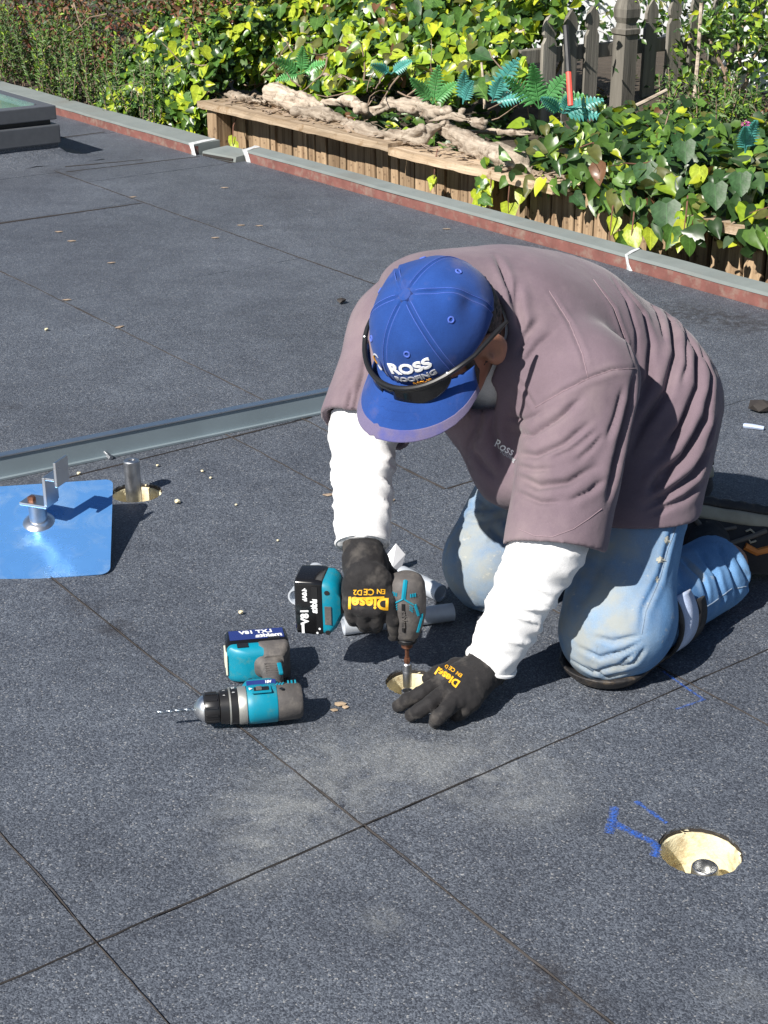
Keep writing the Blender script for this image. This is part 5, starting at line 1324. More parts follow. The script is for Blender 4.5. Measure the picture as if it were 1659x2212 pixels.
# stitched seam lines
def seam(name, pts, m, rad, parent, hit, lift=.0006):
    dense = []
    for p, q_ in zip(pts[:-1], pts[1:]):
        k = max(2, int(math.hypot(q_[0] - p[0], q_[1] - p[1]) / 7))
        dense += [(p[0] + (q_[0] - p[0]) * t / k, p[1] + (q_[1] - p[1]) * t / k) for t in range(k)]
    P3 = [hit(u, v, lift) for u, v in dense + [pts[-1]]]; P3 = [p for p in P3 if p is not None]; run = []
    mb = MB()
    for p in P3:
        if run and (p - run[-1]).length > .03:
            if len(run) > 8: break
            run = []
        run.append(p)
    if len(run) > 2: mb.tube(run, rad, 5)
    if mb.v: return mb.build(name, m, parent)
for pts in ([(850, 725), (960, 660), (1060, 610), (1150, 577), (1245, 570)], [(905, 265), (985, 390), (1035, 510), (1058, 605)], [(1080, 220), (1160, 330), (1205, 450), (1240, 560)]):
    seam('seam', [r1(*p) for p in pts], M['shirt_thread'], .0007, shirt, on_shirt)
seam('hem_stitch', [r1(*p) for p in ((785, 1205), (850, 1232), (920, 1235), (1000, 1205), (1060, 1165), (1112, 1125))], M['shirt_thread'], .0007, shirt, on_shirt)
# collar
NBv = Vector(nb); nk = (HO + HU * -.06 + HF * -.03 - NBv).normalized(); cf = (HF - nk * HF.dot(nk)).normalized(); cl = nk.cross(cf); 
if cl.dot(HL) < 0: cl = -cl
cc = NBv + nk * .080
mb = MB(); rows = []
nC = 40
for j, (rr, up) in enumerate(((.066, -.012), (.067, .016), (.071, .023), (.080, .014), (.088, -.012), (.0885, -.016))):
    for i in range(nC + 1):
        t = R(28 + 304 * i / nC); w = 1 + .03 * math.sin(i * .9 + j); e_ = abs(i / nC - .5) * 2
        dn = -.05 * max(0, e_ - .55) if j >= 3 else -.012 * e_
        rows.append(cc + (cf * math.cos(t) * (1.08 + .12 * (j >= 3) * e_) + cl * math.sin(t)) * rr * w + nk * (up + dn))
mb.add(rows, [(j * (nC + 1) + i, j * (nC + 1) + i + 1, (j + 1) * (nC + 1) + i + 1, (j + 1) * (nC + 1) + i) for j in range(5) for i in range(nC)])
me = mb.mesh('collar'); co = link('collar', me, M['shirt'], shirt, True)
so = co.modifiers.new('thick', 'SOLIDIFY'); so.thickness = .0022; co.modifiers.new('sub', 'SUBSURF').levels = 1; co.modifiers['sub'].render_levels = 1
# embroidered name on the chest
def shirt_text(name, txt, size, uc, vc, ux, vx, uy, vy, m, shear=0, bold=0):
    V_, F_ = text_mesh(txt, 1.0, shear, bold); pts = [on_shirt(uc + size * (v.x * ux + v.y * uy), vc + size * (v.x * vx + v.y * vy), .0012) for v in V_]
    F_ = [f for f in F_ if all(pts[i] is not None for i in f) and max((pts[i] - pts[f[0]]).length for i in f) < .02]
    pts = [p if p is not None else Vector((0, 0, 0)) for p in pts]
    if not F_: return
    used = sorted({i for f in F_ for i in f}); mp = {k: i for i, k in enumerate(used)}
    me = bpy.data.meshes.new(name); me.from_pydata([tuple(pts[i]) for i in used], [], [[mp[i] for i in f] for f in F_]); o_ = link(name, me, m, shirt)
shirt_text('embroidery', 'Ross', 26, 1088, 966, .82, .45, .30, -.95, M['white_thread'], .25, .012)
shirt_text('embroidery', 'Roofing', 13, 1098, 984, .78, .52, .35, -.95, M['silver_thread'], .2, .012)

# --- jeans
s = SDF((.05, 2.15, -.004), (.78, 3.0, .48), .0042)
s.cap(HP_L, KN_L, .098, .089, .04); s.cap(KN_L + V3(0, 0, -.012), AN_L + (AN_L - KN_L) * .22, .078, .067, .02)
s.cap(HP_R, KN_R, .106, .088, .04); s.cap(KN_R, AN_R, .085, .078, .02)
s.ell((.43, 2.66, .34), (.150, .12, .11), TB, .05)
s.ell(KN_L + V3(.02, -.005, .02), (.085, .09, .085), None, .03)
s.cut((0, 0, .0045), (0, 0, -1), .01)
sh_ = AN_L - KN_L; cut_local(s, AN_L - sh_ * .10, sh_, .17); s.cap(AN_L - sh_ * .20, AN_L + sh_ * .4, .060, .060, .004, True)
sh_ = AN_R - KN_R; cut_local(s, AN_R, sh_, .16); s.cap(AN_R - sh_ * .1, AN_R + sh_ * .4, .068, .068, .004, True)
V, Q = s.mesh(); V = relax(V, Q, 2)
def r3(x, y): return ((x * 960 / 1659 + 960) / 1.15732, (y * 560 / 968 + 1200) / 1.15732)
ST = []
def jf(pts, dep=.009, wid=.010, rid=.6): ST.append(([r3(*p) for p in pts], dep, wid, rid))
for pts in ([(800, 770), (900, 830), (1020, 800), (1110, 720)], [(830, 720), (930, 770), (1040, 740), (1120, 690)], [(900, 680), (990, 700), (1110, 670)], [(1000, 820), (1080, 790), (1130, 720)], [(870, 800), (960, 850), (1060, 830)]): jf(pts, .0055, .0055, .3)
for pts in ([(1290, 330), (1380, 420), (1410, 520)], [(1360, 300), (1440, 400), (1470, 520), (1450, 560)], [(1440, 280), (1500, 380), (1530, 480), (1520, 560)], [(1520, 320), (1570, 420), (1580, 500)]): jf(pts, .010, .0075, .3)
for pts in ([(340, 110), (430, 130), (520, 120)], [(330, 170), (430, 180), (540, 150)], [(390, 70), (450, 110), (510, 100)], [(320, 540), (380, 560), (440, 550)], [(460, 200), (520, 260), (550, 240)]): jf(pts, .005, .012)
for pts in ([(1270, 120), (1230, 260), (1190, 420), (1120, 560), (1110, 660)],): jf(pts, .003, .006, 1.2)
jf([(820, 560), (900, 420), (960, 300)], .004, .02)
jf([(1300, 180), (1330, 120), (1380, 40)], .008, .012)
V = folds(V, Q, ST); N = vnormals(V, Q); V = V + N * (.004 * vnoise(V, 9, 3) + .0005 * vnoise(V, 40, 5))[:, None]
V[:, 2] = np.maximum(V[:, 2], .0042)
me = fast_mesh('jeans', V, Q)
g_ = np.zeros((len(V), 3)); 
for (a_, b_) in ((HP_L, KN_L), (HP_R, KN_R)):
    t, r_ = arm_wr(V, a_, b_); fr_ = (N @ np.array((-.75, -.60, .25))); g_[:, 0] = np.maximum(g_[:, 0], np.clip(fr_ * 1.3, 0, 1) * np.clip(t * 1.5 - .1, 0, .85) * (r_ < .16))
set_col(me, g_)
jeans = wlink('jeans', me, M['jeans'], person)
bvh_j = BVHTree.FromPolygons([tuple(p) for p in V], [tuple(int(i) for i in q) for q in Q])
def on_jeans(u, v, lift=.001): return project_on(bvh_j, CAMV, ray(u, v).normalized(), lift)
M['frayed'] = cloth('frayed pale denim', (0.46, 0.45, 0.38), weave=400)
M['denim_thread'] = cloth('pale denim thread', (0.20, 0.27, 0.36))
seam('side_seam', [r3(*p) for p in ((1265, 195), (1225, 300), (1190, 430), (1130, 570), (1112, 665))], M['denim_thread'], .0008, jeans, on_jeans)
seam('hem_seam', [r3(*p) for p in ((1270, 640), (1340, 580), (1420, 530), (1500, 470), (1595, 455))], M['denim_thread'], .0010, jeans, on_jeans)

# frayed pale wear along the side seam
q = random.Random(8)
for (x_, y_, rx, ry) in ((1195, 345, 24, 17), (1222, 262, 15, 20), (1178, 430, 8, 15)):
    c_ = on_jeans(*r3(x_, y_), .0012); mb = MB(); rim = []
    for k in range(18):
        f_ = q.uniform(.55, 1.15); rim.append(on_jeans(*r3(x_ + rx * f_ * math.cos(k * .349), y_ + ry * f_ * math.sin(k * .349)), .0010))
    if c_ is not None and all(p is not None for p in rim): mb.add([c_] + rim, [(0, 1 + k, 1 + (k + 1) % 18) for k in range(18)]).build('frayed_patch', M['frayed'], jeans)
# --- knee pad under the near knee
kp = empty('knee_pad', (0, 0, 0)); kp.parent = person
sh_n = Vector(AN_L - KN_L).normalized()
s = SDF((.22, 2.12, -.002), (.66, 2.56, .2), .0045)
s.cap(KN_L + V3(-.010, -.012, -.012), KN_L + (AN_L - KN_L) * .30, .091, .088, .02); s.cap(KN_L + V3(-.02, -.02, .0), KN_L + (AN_L - KN_L) * .36, .083, .083, .004, True)
s.cut((0, 0, .032), (0, 0, 1)); s.cut((0, 0, .0045), (0, 0, -1)); s.cut(KN_L + (AN_L - KN_L) * .32, sh_n)
V, Q = s.mesh(); V = relax(V, Q, 1)
pad = link('pad_shell', fast_mesh('pad_shell', V, Q), M['pad_black'], kp); pad.location = -Vector(person.location)
def strap(t, r_, wid, m, tilt=0.0, name='strap', a0=-10, a1=200):
    c = Vector(KN_L + (AN_L - KN_L) * t) + Vector((0, 0, -.006)); ax_ = sh_n; y = Vector((0, 0, 1)); x = y.cross(ax_).normalized(); mb = MB(); vs = []
    if x.y > 0: x = -x
    for i in range(25):
        an = R(a0 + (a1 - a0) * i / 24); p = c + (x * math.cos(an) + y * math.sin(an)) * r_ + ax_ * tilt * math.cos(an)
        for s_ in (-1, 1): vs.append(p + ax_ * wid * s_)
    for v_ in vs: v_.z = max(v_.z, .006)
    o_ = mb.add(vs, [(i * 2, i * 2 + 1, i * 2 + 3, i * 2 + 2) for i in range(24)]).build(name, m, kp, smooth=True); o_.location = -Vector(person.location)
    o_.modifiers.new('thick', 'SOLIDIFY').thickness = .004
    return o_
strap(.26, .083, .022, M['strap_white'], .015, a0=-60, a1=40)
strap(.36, .081, .020, M['glove'], .01, a0=-60, a1=25)
strap(.17, .086, .006, M['glove'], .015, a0=-60, a1=35)

# --- gloves
def finish_glove(name, s, nz=.0012):
    V, Q = s.mesh(); V = relax(V, Q, 1, .4); N = vnormals(V, Q); V = V + N * (nz * vnoise(V, 70) + .0009 * vnoise(V, 160))[:, None]
    V[:, 2] = np.maximum(V[:, 2], .0024)
    o_ = wlink(name, fast_mesh(name, V, Q), M['glove'], person)
    return o_, BVHTree.FromPolygons([tuple(p) for p in V], [tuple(int(i) for i in q) for q in Q])
FR = .0115
wl = V3(*gz(1056, 1434, .055))
KNK = [gz(962, 1470, .052), gz(968, 1492, .052), gz(990, 1510, .046), gz(1018, 1516, .038)]
s = SDF(np.array(gz(830, 1580, 0)) + (-.02, -.06, -.003), np.array(gz(1110, 1400, 0)) + (.05, .08, .13), .0026)
s.cap(WR_L + V3(.012, .006, .02), wl, .037, .033, .008)
for k in KNK: s.cap(wl, V3(*k), .031, .0155, .012)
s.ell(V3(*gz(1005, 1470, .045)), (.040, .034, .020), None, .015)
TIPS = [((912, 1496, .040), (880, 1512, .030), (859, 1526, .0135)), ((928, 1520, .042), (905, 1535, .030), (888, 1546, .0135)), ((962, 1535, .040), (946, 1550, .030), (938, 1560, .0135)), ((1004, 1530, .030), (992, 1540, .020), (984, 1546, .0125))]
for k, tp_ in zip(KNK, TIPS):
    ch = [V3(*k)] + [V3(*gz(u, v, z)) for u, v, z in tp_]; s.chain(ch, [.0145, .0125, .0118, .0100], .004)
s.chain([V3(*gz(1030, 1445, .045)), V3(*gz(985, 1440, .046)), V3(*gz(945, 1455, .042)), V3(*gz(925, 1466, .030))], [.018, .0145, .0125, .0105], .008)
gl, bvh_gl = finish_glove('glove', s)
# right glove closed round the driver's handle
s = SDF(V3(-.12, 2.15, .05), V3(.10, 2.40, .32), .0026)
w2 = V3(*gy(788, 1216, 2.285))
s.cap(WR_R + (WR_R - w2) * .2, w2, .035, .032, .008)
KR = [gy(836, 1300, 2.236), gy(812, 1312, 2.230), gy(785, 1313, 2.230), gy(760, 1303, 2.236)]
for k in KR: s.cap(w2, V3(*k), .031, .0165, .012)
s.ell(V3(*gy(795, 1262, 2.245)), (.041, .022, .040), None, .012)
FT = [((848, 1335, 2.238), (853, 1358, 2.246), (851, 1374, 2.252)), ((813, 1342, 2.236), (812, 1352, 2.256), (812, 1345, 2.278)), ((787, 1341, 2.238), (788, 1350, 2.258), (788, 1343, 2.28)), ((762, 1328, 2.243), (765, 1336, 2.262), (768, 1330, 2.282))]
for k, tp_ in zip(KR, FT): s.chain([V3(*k)] + [V3(*gy(*t_)) for t_ in tp_], [.0150, .0130, .0122, .0105], .003)
s.chain([V3(*gy(815, 1215, 2.295)), V3(*gy(845, 1250, 2.312)), V3(*gy(850, 1285, 2.312)), V3(*gy(845, 1305, 2.30))], [.018, .014, .0125, .011], .008)
gr_, bvh_gr = finish_glove('glove', s)
def glove_text(par, bvh_, txt, size, uc, vc, ang, name='glove_print', bold=.02, shear=0):
    V_, F_ = text_mesh(txt, 1.0, shear, bold); ca, sa = math.cos(R(ang)), math.sin(R(ang)); pts = []
    for v in V_:
        u = uc + size * (v.x * ca + v.y * sa); w = vc + size * (v.x * sa - v.y * ca); pts.append(project_on(bvh_, CAMV, ray(u, w).normalized(), .0008))
    F_ = [f for f in F_ if all(pts[i] is not None for i in f) and max((pts[i] - pts[f[0]]).length for i in f) < .012]
    if not F_: return
    used = sorted({i for f in F_ for i in f}); mp = {k: i for i, k in enumerate(used)}
    me = bpy.data.meshes.new(name); me.from_pydata([tuple(pts[i]) for i in used], [], [[mp[i] for i in f] for f in F_]); o_ = link(name, me, M['yellow'], par)
def glove_patch(par, bvh_, quad, name='glove_print'):
    vs = []; n_ = 8
    for i in range(n_ + 1):
        for j in range(n_ + 1):
            p = [(1 - i / n_) * ((1 - j / n_) * quad[0][k] + j / n_ * quad[1][k]) + i / n_ * ((1 - j / n_) * quad[3][k] + j / n_ * quad[2][k]) for k in (0, 1)]
            vs.append(project_on(bvh_, CAMV, ray(*p).normalized(), .0005))
    if any(v is None for v in vs): return
    me = bpy.data.meshes.new(name); me.from_pydata([tuple(v) for v in vs], [], [(i * (n_ + 1) + j, i * (n_ + 1) + j + 1, (i + 1) * (n_ + 1) + j + 1, (i + 1) * (n_ + 1) + j) for i in range(n_) for j in range(n_)]); o_ = link(name, me, M['yellow'], par)
# the print reads upside down from here: the hand points at the viewer
glove_text(gr_, bvh_gr, 'Diesel', 35, 796, 1302, 182, bold=.035)
glove_patch(gr_, bvh_gr, [(763, 1291), (830, 1288), (830, 1293), (763, 1296)])
glove_text(gr_, bvh_gr, 'EN', 15, 823, 1277, 182); glove_text(gr_, bvh_gr, 'CE', 19, 797, 1278, 182); glove_text(gr_, bvh_gr, 'D2', 16, 773, 1279, 182)
glove_text(gl, bvh_gl, 'Diesel', 23, 967, 1463, 214, bold=.035)
glove_text(gl, bvh_gl, 'EN', 11, 992, 1457, 214); glove_text(gl, bvh_gl, 'CE', 12, 977, 1446, 214); glove_text(gl, bvh_gl, 'D', 11, 965, 1440, 214)

# --- shoes
def shoe(o_, dirx, dirz, label, flip=1):
    x = Vector(dirx).normalized(); z = Vector(dirz); z = (z - x * z.dot(x)).normalized(); y = z.cross(x)
    t = empty('shoe', (0, 0, 0)); t.parent = person; t['label'] = label
    Mt = Matrix(((x.x, y.x, z.x, o_.x), (x.y, y.y, z.y, o_.y), (x.z, y.z, z.z, o_.z), (0, 0, 0, 1))) @ Matrix.Diagonal((1, 1, 1.28, 1))
    def sdf_part(name, fn, m, nz=0):
        s = SDF((-.04, -.07, -.02), (.32, .07, .14), .004); fn(s); V, Q = s.mesh(); V = relax(V, Q, 1); me = fast_mesh(name, V, Q); me.transform(Mt); o2 = link(name, me, m, t); o2.location = -Vector(person.location); return o2
    def up(s):
        s.ell((.06, 0, .055), (.062, .038, .05), None, .02); s.ell((.15, 0, .048), (.09, .043, .042), None, .03); s.ell((.22, 0, .038), (.065, .046, .034), None, .03); s.cap((.055, 0, .06), (.045, 0, .105), .040, .040, .02); s.cap((.05, 0, .085), (.04, 0, .16), .033, .036, .004, True)
        s.cut((0, 0, .018), (0, 0, -1))
    sdf_part('upper', up, M['shoe_dark'])
    def mid_(s):
        s.chain([(.045, 0, .014), (.13, 0, .012), (.215, 0, .014), (.25, 0, .02)], [.040, .037, .046, .036], .02); s.cut((0, 0, .026), (0, 0, 1)); s.cut((0, 0, .004), (0, 0, -1))
    sdf_part('midsole', mid_, M['shoe_tan'])
    def out_(s):
        s.chain([(.045, 0, 0.0), (.13, 0, -.001), (.215, 0, 0.0), (.25, 0, .006)], [.040, .036, .046, .036], .02); s.cut((0, 0, .005), (0, 0, 1)); s.cut((0, 0, -.012), (0, 0, -1))
        for i in range(9): s.cap((.02 + .03 * i, -.06, -.016), (.02 + .03 * i, .06, -.016), .007, .007, .003, True)
    sdf_part('outsole', out_, M['pad_black'])
    # overlays and laces
    def side_strip(name, pts, r_, m):
        for sy in (-1, 1):
            mb = MB(); P3 = []
            for (a_, h_) in pts:
                w = .0375 + .0085 * math.sin(max(0, min(1, (a_ - .02) / .26)) * 3.1) - max(0, h_ - .05) * .35; P3.append(Mt @ Vector((a_, sy * w, h_)))
            mb.tube(P3, r_, 6); o2 = mb.build(name, m, t, smooth=True); o2.location = -Vector(person.location)
    side_strip('overlay', [(.03, .03), (.06, .055), (.10, .06), (.14, .045), (.17, .032)], .005, M['shoe_grey'])
    side_strip('overlay', [(.05, .033), (.08, .042), (.11, .034)], .0035, M['shoe_grey'])
    side_strip('overlay', [(.13, .06), (.155, .066), (.18, .058), (.20, .05)], .007, M['shoe_orange'])
    side_strip('emblem', [(.150, .050), (.140, .054), (.134, .048), (.142, .043), (.146, .038), (.138, .034), (.129, .038)], .0022, M['shoe_tan'])
    for i in range(5):
        mb = MB(); a_ = .115 + .02 * i; mb.tube([Mt @ Vector((a_, -.03, .072 - .003 * i)), Mt @ Vector((a_ + .004, 0, .092 - .005 * i)), Mt @ Vector((a_ + .008, .03, .072 - .003 * i))], .0035, 6); o2 = mb.build('lace', M['shoe_grey'], t, smooth=True); o2.location = -Vector(person.location)
    return t
for p_, q_, r_ in ((AN_L - (AN_L - KN_L) * .15, V3(.615, 2.665, .082), .044), (AN_R - (AN_R - KN_R) * .1, V3(.545, 2.95, .08), .042)):
    s = SDF(np.minimum(p_, q_) - .08, np.maximum(p_, q_) + .08, .005); s.cap(p_, q_, r_, r_ * .95, .01); V, Q = s.mesh(); V = V + vnormals(V, Q) * (.0015 * vnoise(V, 60))[:, None]
    wlink('sock', fast_mesh('sock', V, Q), M['glove'], person)
shoe(Vector((.556, 2.715, .138)), (.93, .08, -.20), (.02, -.62, -.74), 'charcoal running shoe with tan midsole turned sole up')
shoe(Vector((.49, 2.95, .125)), (.75, .60, -.22), (.1, -.2, -.9), 'charcoal running shoe behind the far leg')

# --- cap
cap = empty('cap', (0, 0, 0)); cap.parent = person; cap['label'] = 'royal blue baseball cap with white ROSS ROOFING embroidery'
CX, CY, CZ, C0 = .0945, .109, .100, .026
def crown(phi, th, lift=0.0):
    """phi from the front towards his left, th from the rim (0) to the top (pi/2)"""
    k = math.cos(th) ** .82; zz = math.sin(th) ** .95
    wob = 1 + .010 * math.sin(3 * phi + 1.3) * math.sin(th * 2) + .012 * math.sin(5 * phi + th * 6) * math.sin(th * 2)
    x = math.sin(phi) * (CX * wob + lift) * k; y = math.cos(phi) * (CY * wob + lift) * k - .004; z = C0 + (CZ + lift) * zz + .006 * math.cos(phi) * (1 - zz)
    d = min(abs((phi - s_ + math.pi) % (2 * math.pi) - math.pi) for s_ in [i * math.pi / 3 for i in range(6)]) * k * .1
    g = -.0022 * math.exp(-(d / .0022) ** 2) + .0012 * math.exp(-((d - .005) / .003) ** 2)
    nv = Vector((x / CX ** 2, y / CY ** 2, max(0, z - C0) / CZ ** 2)).normalized()
    p = Vector((x, y, z)) + nv * g
    p += nv * (.0045 * math.exp(-((phi - 2.0) ** 2) / .05) * math.sin(th * 9) * math.sin(th * 2) + .004 * math.exp(-((phi + 2.1) ** 2) / .1) * math.sin(th * 10))
    return p
NP, NT = 216, 40; vs = []
for j in range(NT): 
    th = (j / NT) * math.pi / 2
    for i in range(NP): vs.append(crown(2 * math.pi * i / NP - math.pi, th))
vs.append(crown(0, math.pi / 2))
fs = [(j * NP + i, j * NP + (i + 1) % NP, (j + 1) * NP + (i + 1) % NP, (j + 1) * NP + i) for j in range(NT - 1) for i in range(NP)] + [((NT - 1) * NP + i, (NT - 1) * NP + (i + 1) % NP, NT * NP) for i in range(NP)]
def hx(o_):
    o_.location = -Vector(person.location); return o_
def hbuild(mb, name, m, smooth=True, par=None):
    mb.v = [hp(*p) for p in mb.v]; return hx(mb.build(name, m, par or cap, smooth=smooth))
cr = hbuild(MB().add(vs, fs), 'crown', M['cap']); cr.data.shade_smooth()
for e in cr.data.edges: e.use_edge_sharp = False
sd = cr.modifiers.new('thick', 'SOLIDIFY'); sd.thickness = .002; sd.offset = -1
hbuild(MB().lathe([(-.003, .012), (.001, .012), (.0045, .010), (.006, .005), (.0062, .0005)], 20, 'Z').xf(Matrix.Translation(crown(0, math.pi / 2) - Vector((0, 0, .0005)))), 'top_button', M['cap'])
def nrm_at(phi, th):
    a_ = crown(phi + .01, th) - crown(phi - .01, th); b_ = crown(phi, th + .01) - crown(phi, th - .01); n_ = a_.cross(b_).normalized(); p = crown(phi, th)
    return n_ if n_.dot(Vector((p.x, p.y, p.z - .06))) > 0 else -n_
for k in range(6):
    ph = math.pi / 6 + k * math.pi / 3; p = crown(ph, .72); q_ = nrm_at(ph, .72).to_track_quat('Z', 'Y').to_matrix().to_4x4(); mb = MB()
    mb.tube([Vector((math.cos(t_ * .3927) * .0042, math.sin(t_ * .3927) * .0042, .0005)) for t_ in range(17)], .0014, 6, False).xf(Matrix.Translation(p) @ q_); hbuild(mb, 'eyelet', M['cap_thread'])
for k in range(6):
    for sgn in (-1, 1):
        mb = MB(); pts = []
        for j in range(2, 36):
            th = j / 38 * math.pi / 2; r_ = max(.02, math.cos(th) ** .82 * .1); ph = k * math.pi / 3 + sgn * .0042 / r_; pts.append(crown(ph, th) + nrm_at(ph, th) * .0003)
        mb.tube(pts, .00045, 4); hbuild(mb, 'stitching', M['cap_thread'])
# visor
def brim(s_, t_, lift=0.0):
    """s -1..1 across, t 0..1 outwards"""
    ph = s_ * R(74); p0 = crown(ph, 0.03); Lf = .088 * (math.cos(s_ * R(86)) ** .45); d = Vector((math.sin(ph) * .38, 1.0, 0)).normalized()
    p = p0 + d * Lf * t_; p.z = C0 + .010 - .030 * (p.x / .09) ** 2 - .010 * t_ - .014 * t_ * t_ + lift; return p
def brim_mesh(t0, t1, th_, lift, name, m):
    ns, nt_ = 48, 10; vs = [brim(-1 + 2 * i / ns, t0 + (t1 - t0) * j / nt_, lift) for j in range(nt_ + 1) for i in range(ns + 1)]
    o_ = hbuild(MB().add(vs, [(j * (ns + 1) + i, j * (ns + 1) + i + 1, (j + 1) * (ns + 1) + i + 1, (j + 1) * (ns + 1) + i) for j in range(nt_) for i in range(ns)]), name, m); o_.data.shade_smooth()
    o_.modifiers.new('thick', 'SOLIDIFY').thickness = th_; o_.modifiers['thick'].offset = 0
    return o_
brim_mesh(-.04, 1.0, .0040, 0, 'visor', M['cap']); brim_mesh(.80, 1.012, .0052, 0, 'visor_trim', M['cap_trim'])
for t_ in (.2, .35, .5, .65): hbuild(MB().tube([brim(-.9 + 1.8 * i / 40, t_, .0022) for i in range(41)], .0004, 4), 'visor_stitching', M['cap'])
# embroidery, following the crown
def cap_text(txt, size, phi0, th0, m, bold=0.0, sx=1.0):
    V_, F_ = text_mesh(txt, size, 0, bold); pts = []
    for v in V_:
        th = th0 + v.y / .125; ph = phi0 + v.x * sx / (.108 * math.cos(th) ** .82); pts.append(hp(*(crown(ph, th) + nrm_at(ph, th) * .0012)))
    me = bpy.data.meshes.new('embroidery'); me.from_pydata([tuple(p) for p in pts], [], F_); o_ = hx(link('embroidery', me, m, cap)); o_.modifiers.new('thick', 'SOLIDIFY').thickness = .0012
cap_text('ROSS', .034, R(26), .425, M['white_thread'], .0012, 1.0)
cap_text('ROOFING', .0175, R(27), .205, M['silver_thread'], .0006, 1.0)
cap_text('& SOLAR', .009, R(31), .09, M['gold_thread'], .0004, 1.0)
def arc(c_ph, c_th, rx, ry, a0, a1, w, m):
    mb = MB(); pts = []; rad = []
    for i in range(17):
        an = R(a0 + (a1 - a0) * i / 16); ph = c_ph + math.cos(an) * rx / .1; th = c_th + math.sin(an) * ry / .125; pts.append(crown(ph, th) + nrm_at(ph, th) * .0008); rad.append(w * (.25 + .75 * math.sin(math.pi * i / 16)))
    hbuild(mb.tube(pts, rad, 6), 'emblem', m)
arc(R(-15), .40, .0125, .020, 60, 215, .0016, M['silver_thread']); arc(R(-16), .40, .0105, .017, 130, 235, .0022, M['gold_thread']); arc(R(-15), .40, .0125, .020, 235, 330, .0018, M['silver_thread']); arc(R(-13), .385, .010, .016, -40, 60, .0016, M['navy'])

# --- sunglasses resting on the cap
sg = empty('sunglasses', hp(0, .115, .04)); tag(sg, 'black wraparound sunglasses resting on the blue cap above the visor', 'sunglasses')
def sgb(mb, name, m, smooth=True):
    mb.v = [hp(*p) for p in mb.v]; o_ = mb.build(name, m, sg, smooth=smooth); o_.location = -Vector(sg.location); return o_
def glass_pt(ph, h_):
    """point on the wrap: ph from the front, h_ 0 at brow to 1 at the lower edge"""
    rx, ry = .106 + .004 * h_, .124 + .016 * h_ * max(0, math.cos(ph)); return Vector((math.sin(ph) * rx, math.cos(ph) * ry - .004, .050 - .034 * h_ + .004 * math.cos(2 * ph)))
for sgn in (-1, 1):
    vs = []; na, nh = 18, 6
    for i in range(na + 1):
        t_ = i / na; ph = sgn * R(7 + 50 * t_); low = (math.sin(math.pi * min(1, t_ * .86 + .12)) ** .55)
        for j in range(nh + 1): vs.append(glass_pt(ph, .06 + .98 * low * j / nh))
    o_ = sgb(MB().add(vs, [(i * (nh + 1) + j, i * (nh + 1) + j + 1, (i + 1) * (nh + 1) + j + 1, (i + 1) * (nh + 1) + j) for i in range(na) for j in range(nh)]), 'lens', M['gloss_black']); o_.modifiers.new('thick', 'SOLIDIFY').thickness = .002
    sgb(MB().tube([glass_pt(sgn * R(7 + 50 * i / na), .06 + .98 * (math.sin(math.pi * min(1, i / na * .86 + .12)) ** .55)) for i in range(na + 1)], .0014, 6), 'lens_rim', M['black_plastic'])
    pts = [glass_pt(sgn * R(a_), 0.0) for a_ in (52, 58, 65, 72, 79, 86, 92, 97)]
    pts = [p + Vector((sgn * .004 * k / 7, -.012 * max(0, k - 4), .0015 * k - .0008 * k * k)) for k, p in enumerate(pts)]
    sgb(MB().tube(pts, [.0045, .0042, .0038, .0036, .0036, .0036, .004, .003], 8), 'temple', M['black_plastic'])
    p = glass_pt(sgn * R(57), 0.0); sgb(MB().lathe([(0, .002), (.0015, .002), (.002, .001)], 10, 'Z').xf(Matrix.Translation(p + Vector((0, 0, .004)))), 'hinge_screw', M['alu'])
sgb(MB().tube([glass_pt(R(a_), -.02) + Vector((0, .0, .0)) for a_ in range(-57, 58, 6)], .0042, 8), 'brow_bar', M['black_plastic'])
sgb(MB().tube([glass_pt(R(-9), .12), glass_pt(R(-5), .22), glass_pt(0, .16), glass_pt(R(5), .22), glass_pt(R(9), .12)], .0032, 8), 'nose_bridge', M['black_plastic'])
# ------------------------------------------------------------------ cordless tools
def rrect(w, h_, r_, n=5):
    o_ = []
    for cx, cy, t0 in ((w / 2 - r_, -h_ / 2 + r_, -90), (w / 2 - r_, h_ / 2 - r_, 0), (-w / 2 + r_, h_ / 2 - r_, 90), (-w / 2 + r_, -h_ / 2 + r_, 180)):
        for k in range(n + 1): t_ = R(t0 + 90 * k / n); o_.append((cx + r_ * math.cos(t_), cy + r_ * math.sin(t_)))
    return o_
def loft(sections):
    """sections = [(z, cx, w, d, r)] rounded rectangles in x,y stacked along z"""
    mb = MB(); vs = []; n = 24
    for (z, cx, w, d, r_) in sections: vs += [(cx + x, y, z) for x, y in rrect(w, d, r_)]
    m = len(sections); fs = [(j * n + i, j * n + (i + 1) % n, (j + 1) * n + (i + 1) % n, (j + 1) * n + i) for j in range(m - 1) for i in range(n)]
    fs += [tuple(range(n - 1, -1, -1)), tuple((m - 1) * n + i for i in range(n))]
    return mb.add(vs, fs)
def battery_pack(t, x0, zt, par_name='battery', k=1.0):
    b_ = empty(par_name, (0, 0, 0)); b_.parent = t
    loft([(zt - .052 * k, x0, .106 * k, .062 * k, .010), (zt - .049 * k, x0, .112 * k, .070 * k, .010), (zt - .020 * k, x0, .114 * k, .073 * k, .009), (zt - .004, x0, .112 * k, .072 * k, .008), (zt, x0, .108 * k, .068 * k, .008)]).build('case', M['gloss_black'], b_, smooth=True)
    MB().box((x0 + .002, 0, zt - .0525 * k), (.095 * k, .050 * k, .0015), None, .0005).build('base_panel', M['navy'], b_)
    for sy in (-1, 1):
        MB().box((x0 - .030, sy * .0365 * k, zt - .012), (.022, .002, .010), None, .0005).build('vent', M['black_plastic'], b_)
    return b_
